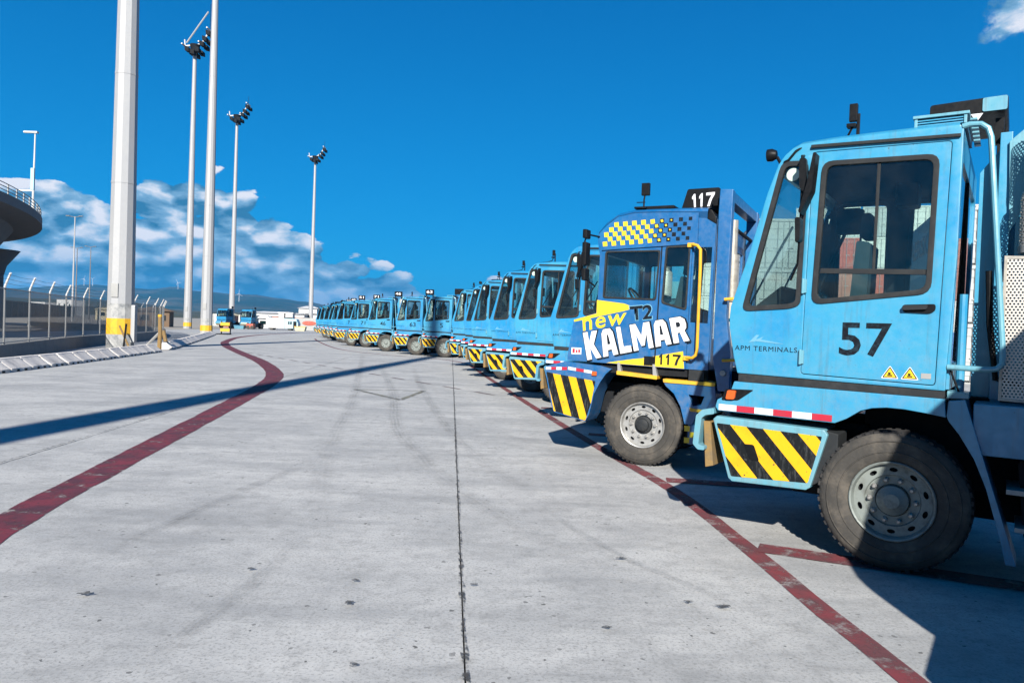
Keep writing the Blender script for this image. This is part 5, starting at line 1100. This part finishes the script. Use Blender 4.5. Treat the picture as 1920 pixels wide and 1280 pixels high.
def container(mat, p, rz, label, group):
    b, f, d = CM[mat]; o = put('shipping_container', b, None, p); o.rotation_euler = (0, 0, rz); tag(o, label, 'container', group)
    put('corner_frame', f, o)
    for s_ in (1, -1):
        dd = put('door_leaf', d, o); l = put('lock_bar', LOCK, dd)
        if s_ < 0: dd.scale = (1, -1, 1)
    return o
rz1 = math.atan2(.937, .35); ax, bx_ = Vector((.35, .937)), Vector((.937, -.35))
cn = {'box_white': 'white', 'box_grey': 'grey', 'box_red': 'red', 'box_rust': 'rust red', 'box_blue': 'blue', 'box_green': 'green'}
cols = [('grey', 4), ('white', 4), ('white', 3), ('white', 4), ('mix', 5), ('mix', 5), ('mix', 5), ('mix', 5), ('white', 4), ('mix', 5), ('white', 5), ('mix', 4)]
for i, (kind, n) in enumerate(cols):
    p = Vector((15.5, 68.0))+bx_*(2.62*i)
    for k in range(n):
        MIX = [['box_white', 'box_rust', 'box_white', 'box_rust', 'box_white'], ['box_red', 'box_white', 'box_rust', 'box_red', 'box_white'], ['box_white', 'box_grey', 'box_red', 'box_white', 'box_grey'], ['box_blue', 'box_white', 'box_rust', 'box_rust', 'box_white']]
        mt = 'box_grey' if kind == 'grey' else ('box_white' if kind == 'white' else MIX[i % 4][k])
        container(mt, (p.x, p.y, k*CH), rz1, '%s shipping container, %s from the ground in the %s stack from the left' % (cn[mt], ordinal(k+1), ordinal(i+1)), 'container stacks behind the tractors')
for q, (x, y, rz, nm) in enumerate(((20.0, 33.0, rz1, 'nearest the right edge'), (13.6, 38.0, math.atan2(.99, .15), 'between the blue and the teal tractor'))):
    for k in range(3):
        o = container('box_grey', (x, y, k*CH), rz, 'grey container, %s from the ground in the stack %s' % (ordinal(k+1), nm), 'grey container stacks behind the tractors')
        put('lettering', text_mesh('MAERSK', rect(9.6, 2.6, 0.85, 1.85), CW/2+0.012, 'decal_black', 0.01), o)

for x, y, rz, mt, lab in ((-66, 165, 10, 'box_white', 'white shipping container lying far off behind the teal tractors'), (-60.5, 172, 5, 'box_rust', 'rust red shipping container far off behind the masts'),
                          (-74, 178, 15, 'box_grey', 'grey shipping container far off left of the close pair of masts'), (-45, 190, 2, 'box_white', 'white shipping container far off right of the last mast')):
    container(mt, (x, y, 0), R(rz), lab, 'single containers far across the yard')
# ------------------------------------------------------------------ hills and wind turbines
RIDGE = [(-900, 560), (-300, 548), (0, 541), (60, 540), (120, 539), (170, 536), (220, 540), (280, 543), (325, 539), (370, 546), (430, 551), (470, 553), (520, 561), (570, 570), (620, 577), (700, 585), (900, 600), (1300, 618), (2300, 650)]
def ridge_h(px, depth):
    for (a, ya), (b_, yb) in zip(RIDGE, RIDGE[1:]):
        if px <= b_:
            u = max(0, min(1, (px-a)/(b_-a))); u = u*u*(3-2*u); y = ya*(1-u)+yb*u; break
    else: y = yb
    return max(5.0, (615+0.035*(px-960)-y)/1400*depth)
def hill_z(px, d):
    s_ = max(0, min(1, (d-2600)/3400)); s_ = s_*s_*(3-2*s_)
    z = ridge_h(px, 6000)*s_
    lowr = 34 if px < 260 else (22+8*math.sin(px*0.012))
    lowr *= max(0.25, 1-max(0, px-500)/500)
    s2 = math.exp(-((d-2000)/650)**2)
    x = (px-960)/1400*d
    z += lowr*s2+(noise.fractal(Vector((x*0.0011, d*0.0011, 3)), 1.0, 2.0, 6)*26*s_+noise.fractal(Vector((x*0.004, d*0.004, 1)), 1.0, 2.0, 4)*6*s2)
    if d > 6000: z *= max(0, 1-(d-6000)/2500)
    return z-6*max(0, 1-(d-900)/300)
rows = []
for i in range(64):
    d = 900+i*118.0; rows.append([((px-960)/1400*d, d, hill_z(px, d)) for px in range(-900, 2400, 15)])
struct(MB().quadgrid(rows).build('hills', 'hill', angle=60))
BL = MB().loft([[(-0.9, -.15, 1.5), (0.9, -.15, 1.5), (0.9, .15, 1.5), (-.9, .15, 1.5)], [(-0.25, -.05, 26), (0.25, -.05, 26), (.25, .05, 26), (-.25, .05, 26)]]).mesh('blade', 'roof_white')
TWR = MB().tube([(0, 0, -8), (0, 0, 45)], [1.8, 1.1], 8).mesh('tower', 'roof_white')
for k, (px, d, lab) in enumerate(((155, 5200, 'white wind turbine on the ridge left of the thick mast, farther left one'), (171, 5200, 'white wind turbine on the ridge just left of the thick mast'), (331, 5200, 'white wind turbine on the hill between the thick mast and the close pair'), (446, 4300, 'white wind turbine on the slope right of the close pair of masts'))):
    x = (px-960)/1400*d; zb = hill_z(px, d)
    t = thing('wind_turbine', lab, 'wind turbine', (x, d, zb), 0, 'wind turbines on the hills')
    put('tower', TWR, t); nc = MB().box(-1.3, 1.3, -3, 3, 44, 47).build('nacelle', 'roof_white', t, 0.4)
    for j in range(3): b_ = put('blade', BL, t, (0, -3.4, 45.5)); b_.rotation_euler = (0, R(20+120*j+k*35), 0)

# ------------------------------------------------------------------ air
m = bpy.data.materials.new('haze'); m.use_nodes = True; t = NT(m.node_tree); t.n.clear(); MATS['haze'] = m
pv = t.add('ShaderNodeVolumePrincipled'); pv.inputs['Color'].default_value = rgb(0.07, 0.50, 1.0); pv.inputs['Density'].default_value = 0.0001; pv.inputs['Anisotropy'].default_value = 0.2
t.l.new(pv.outputs[0], t.add('ShaderNodeOutputMaterial').inputs['Volume'])
hz = MB().box(-9000, 9000, -300, 9400, -2, 330).build('haze', 'haze', smooth=False); hz['kind'] = 'stuff'
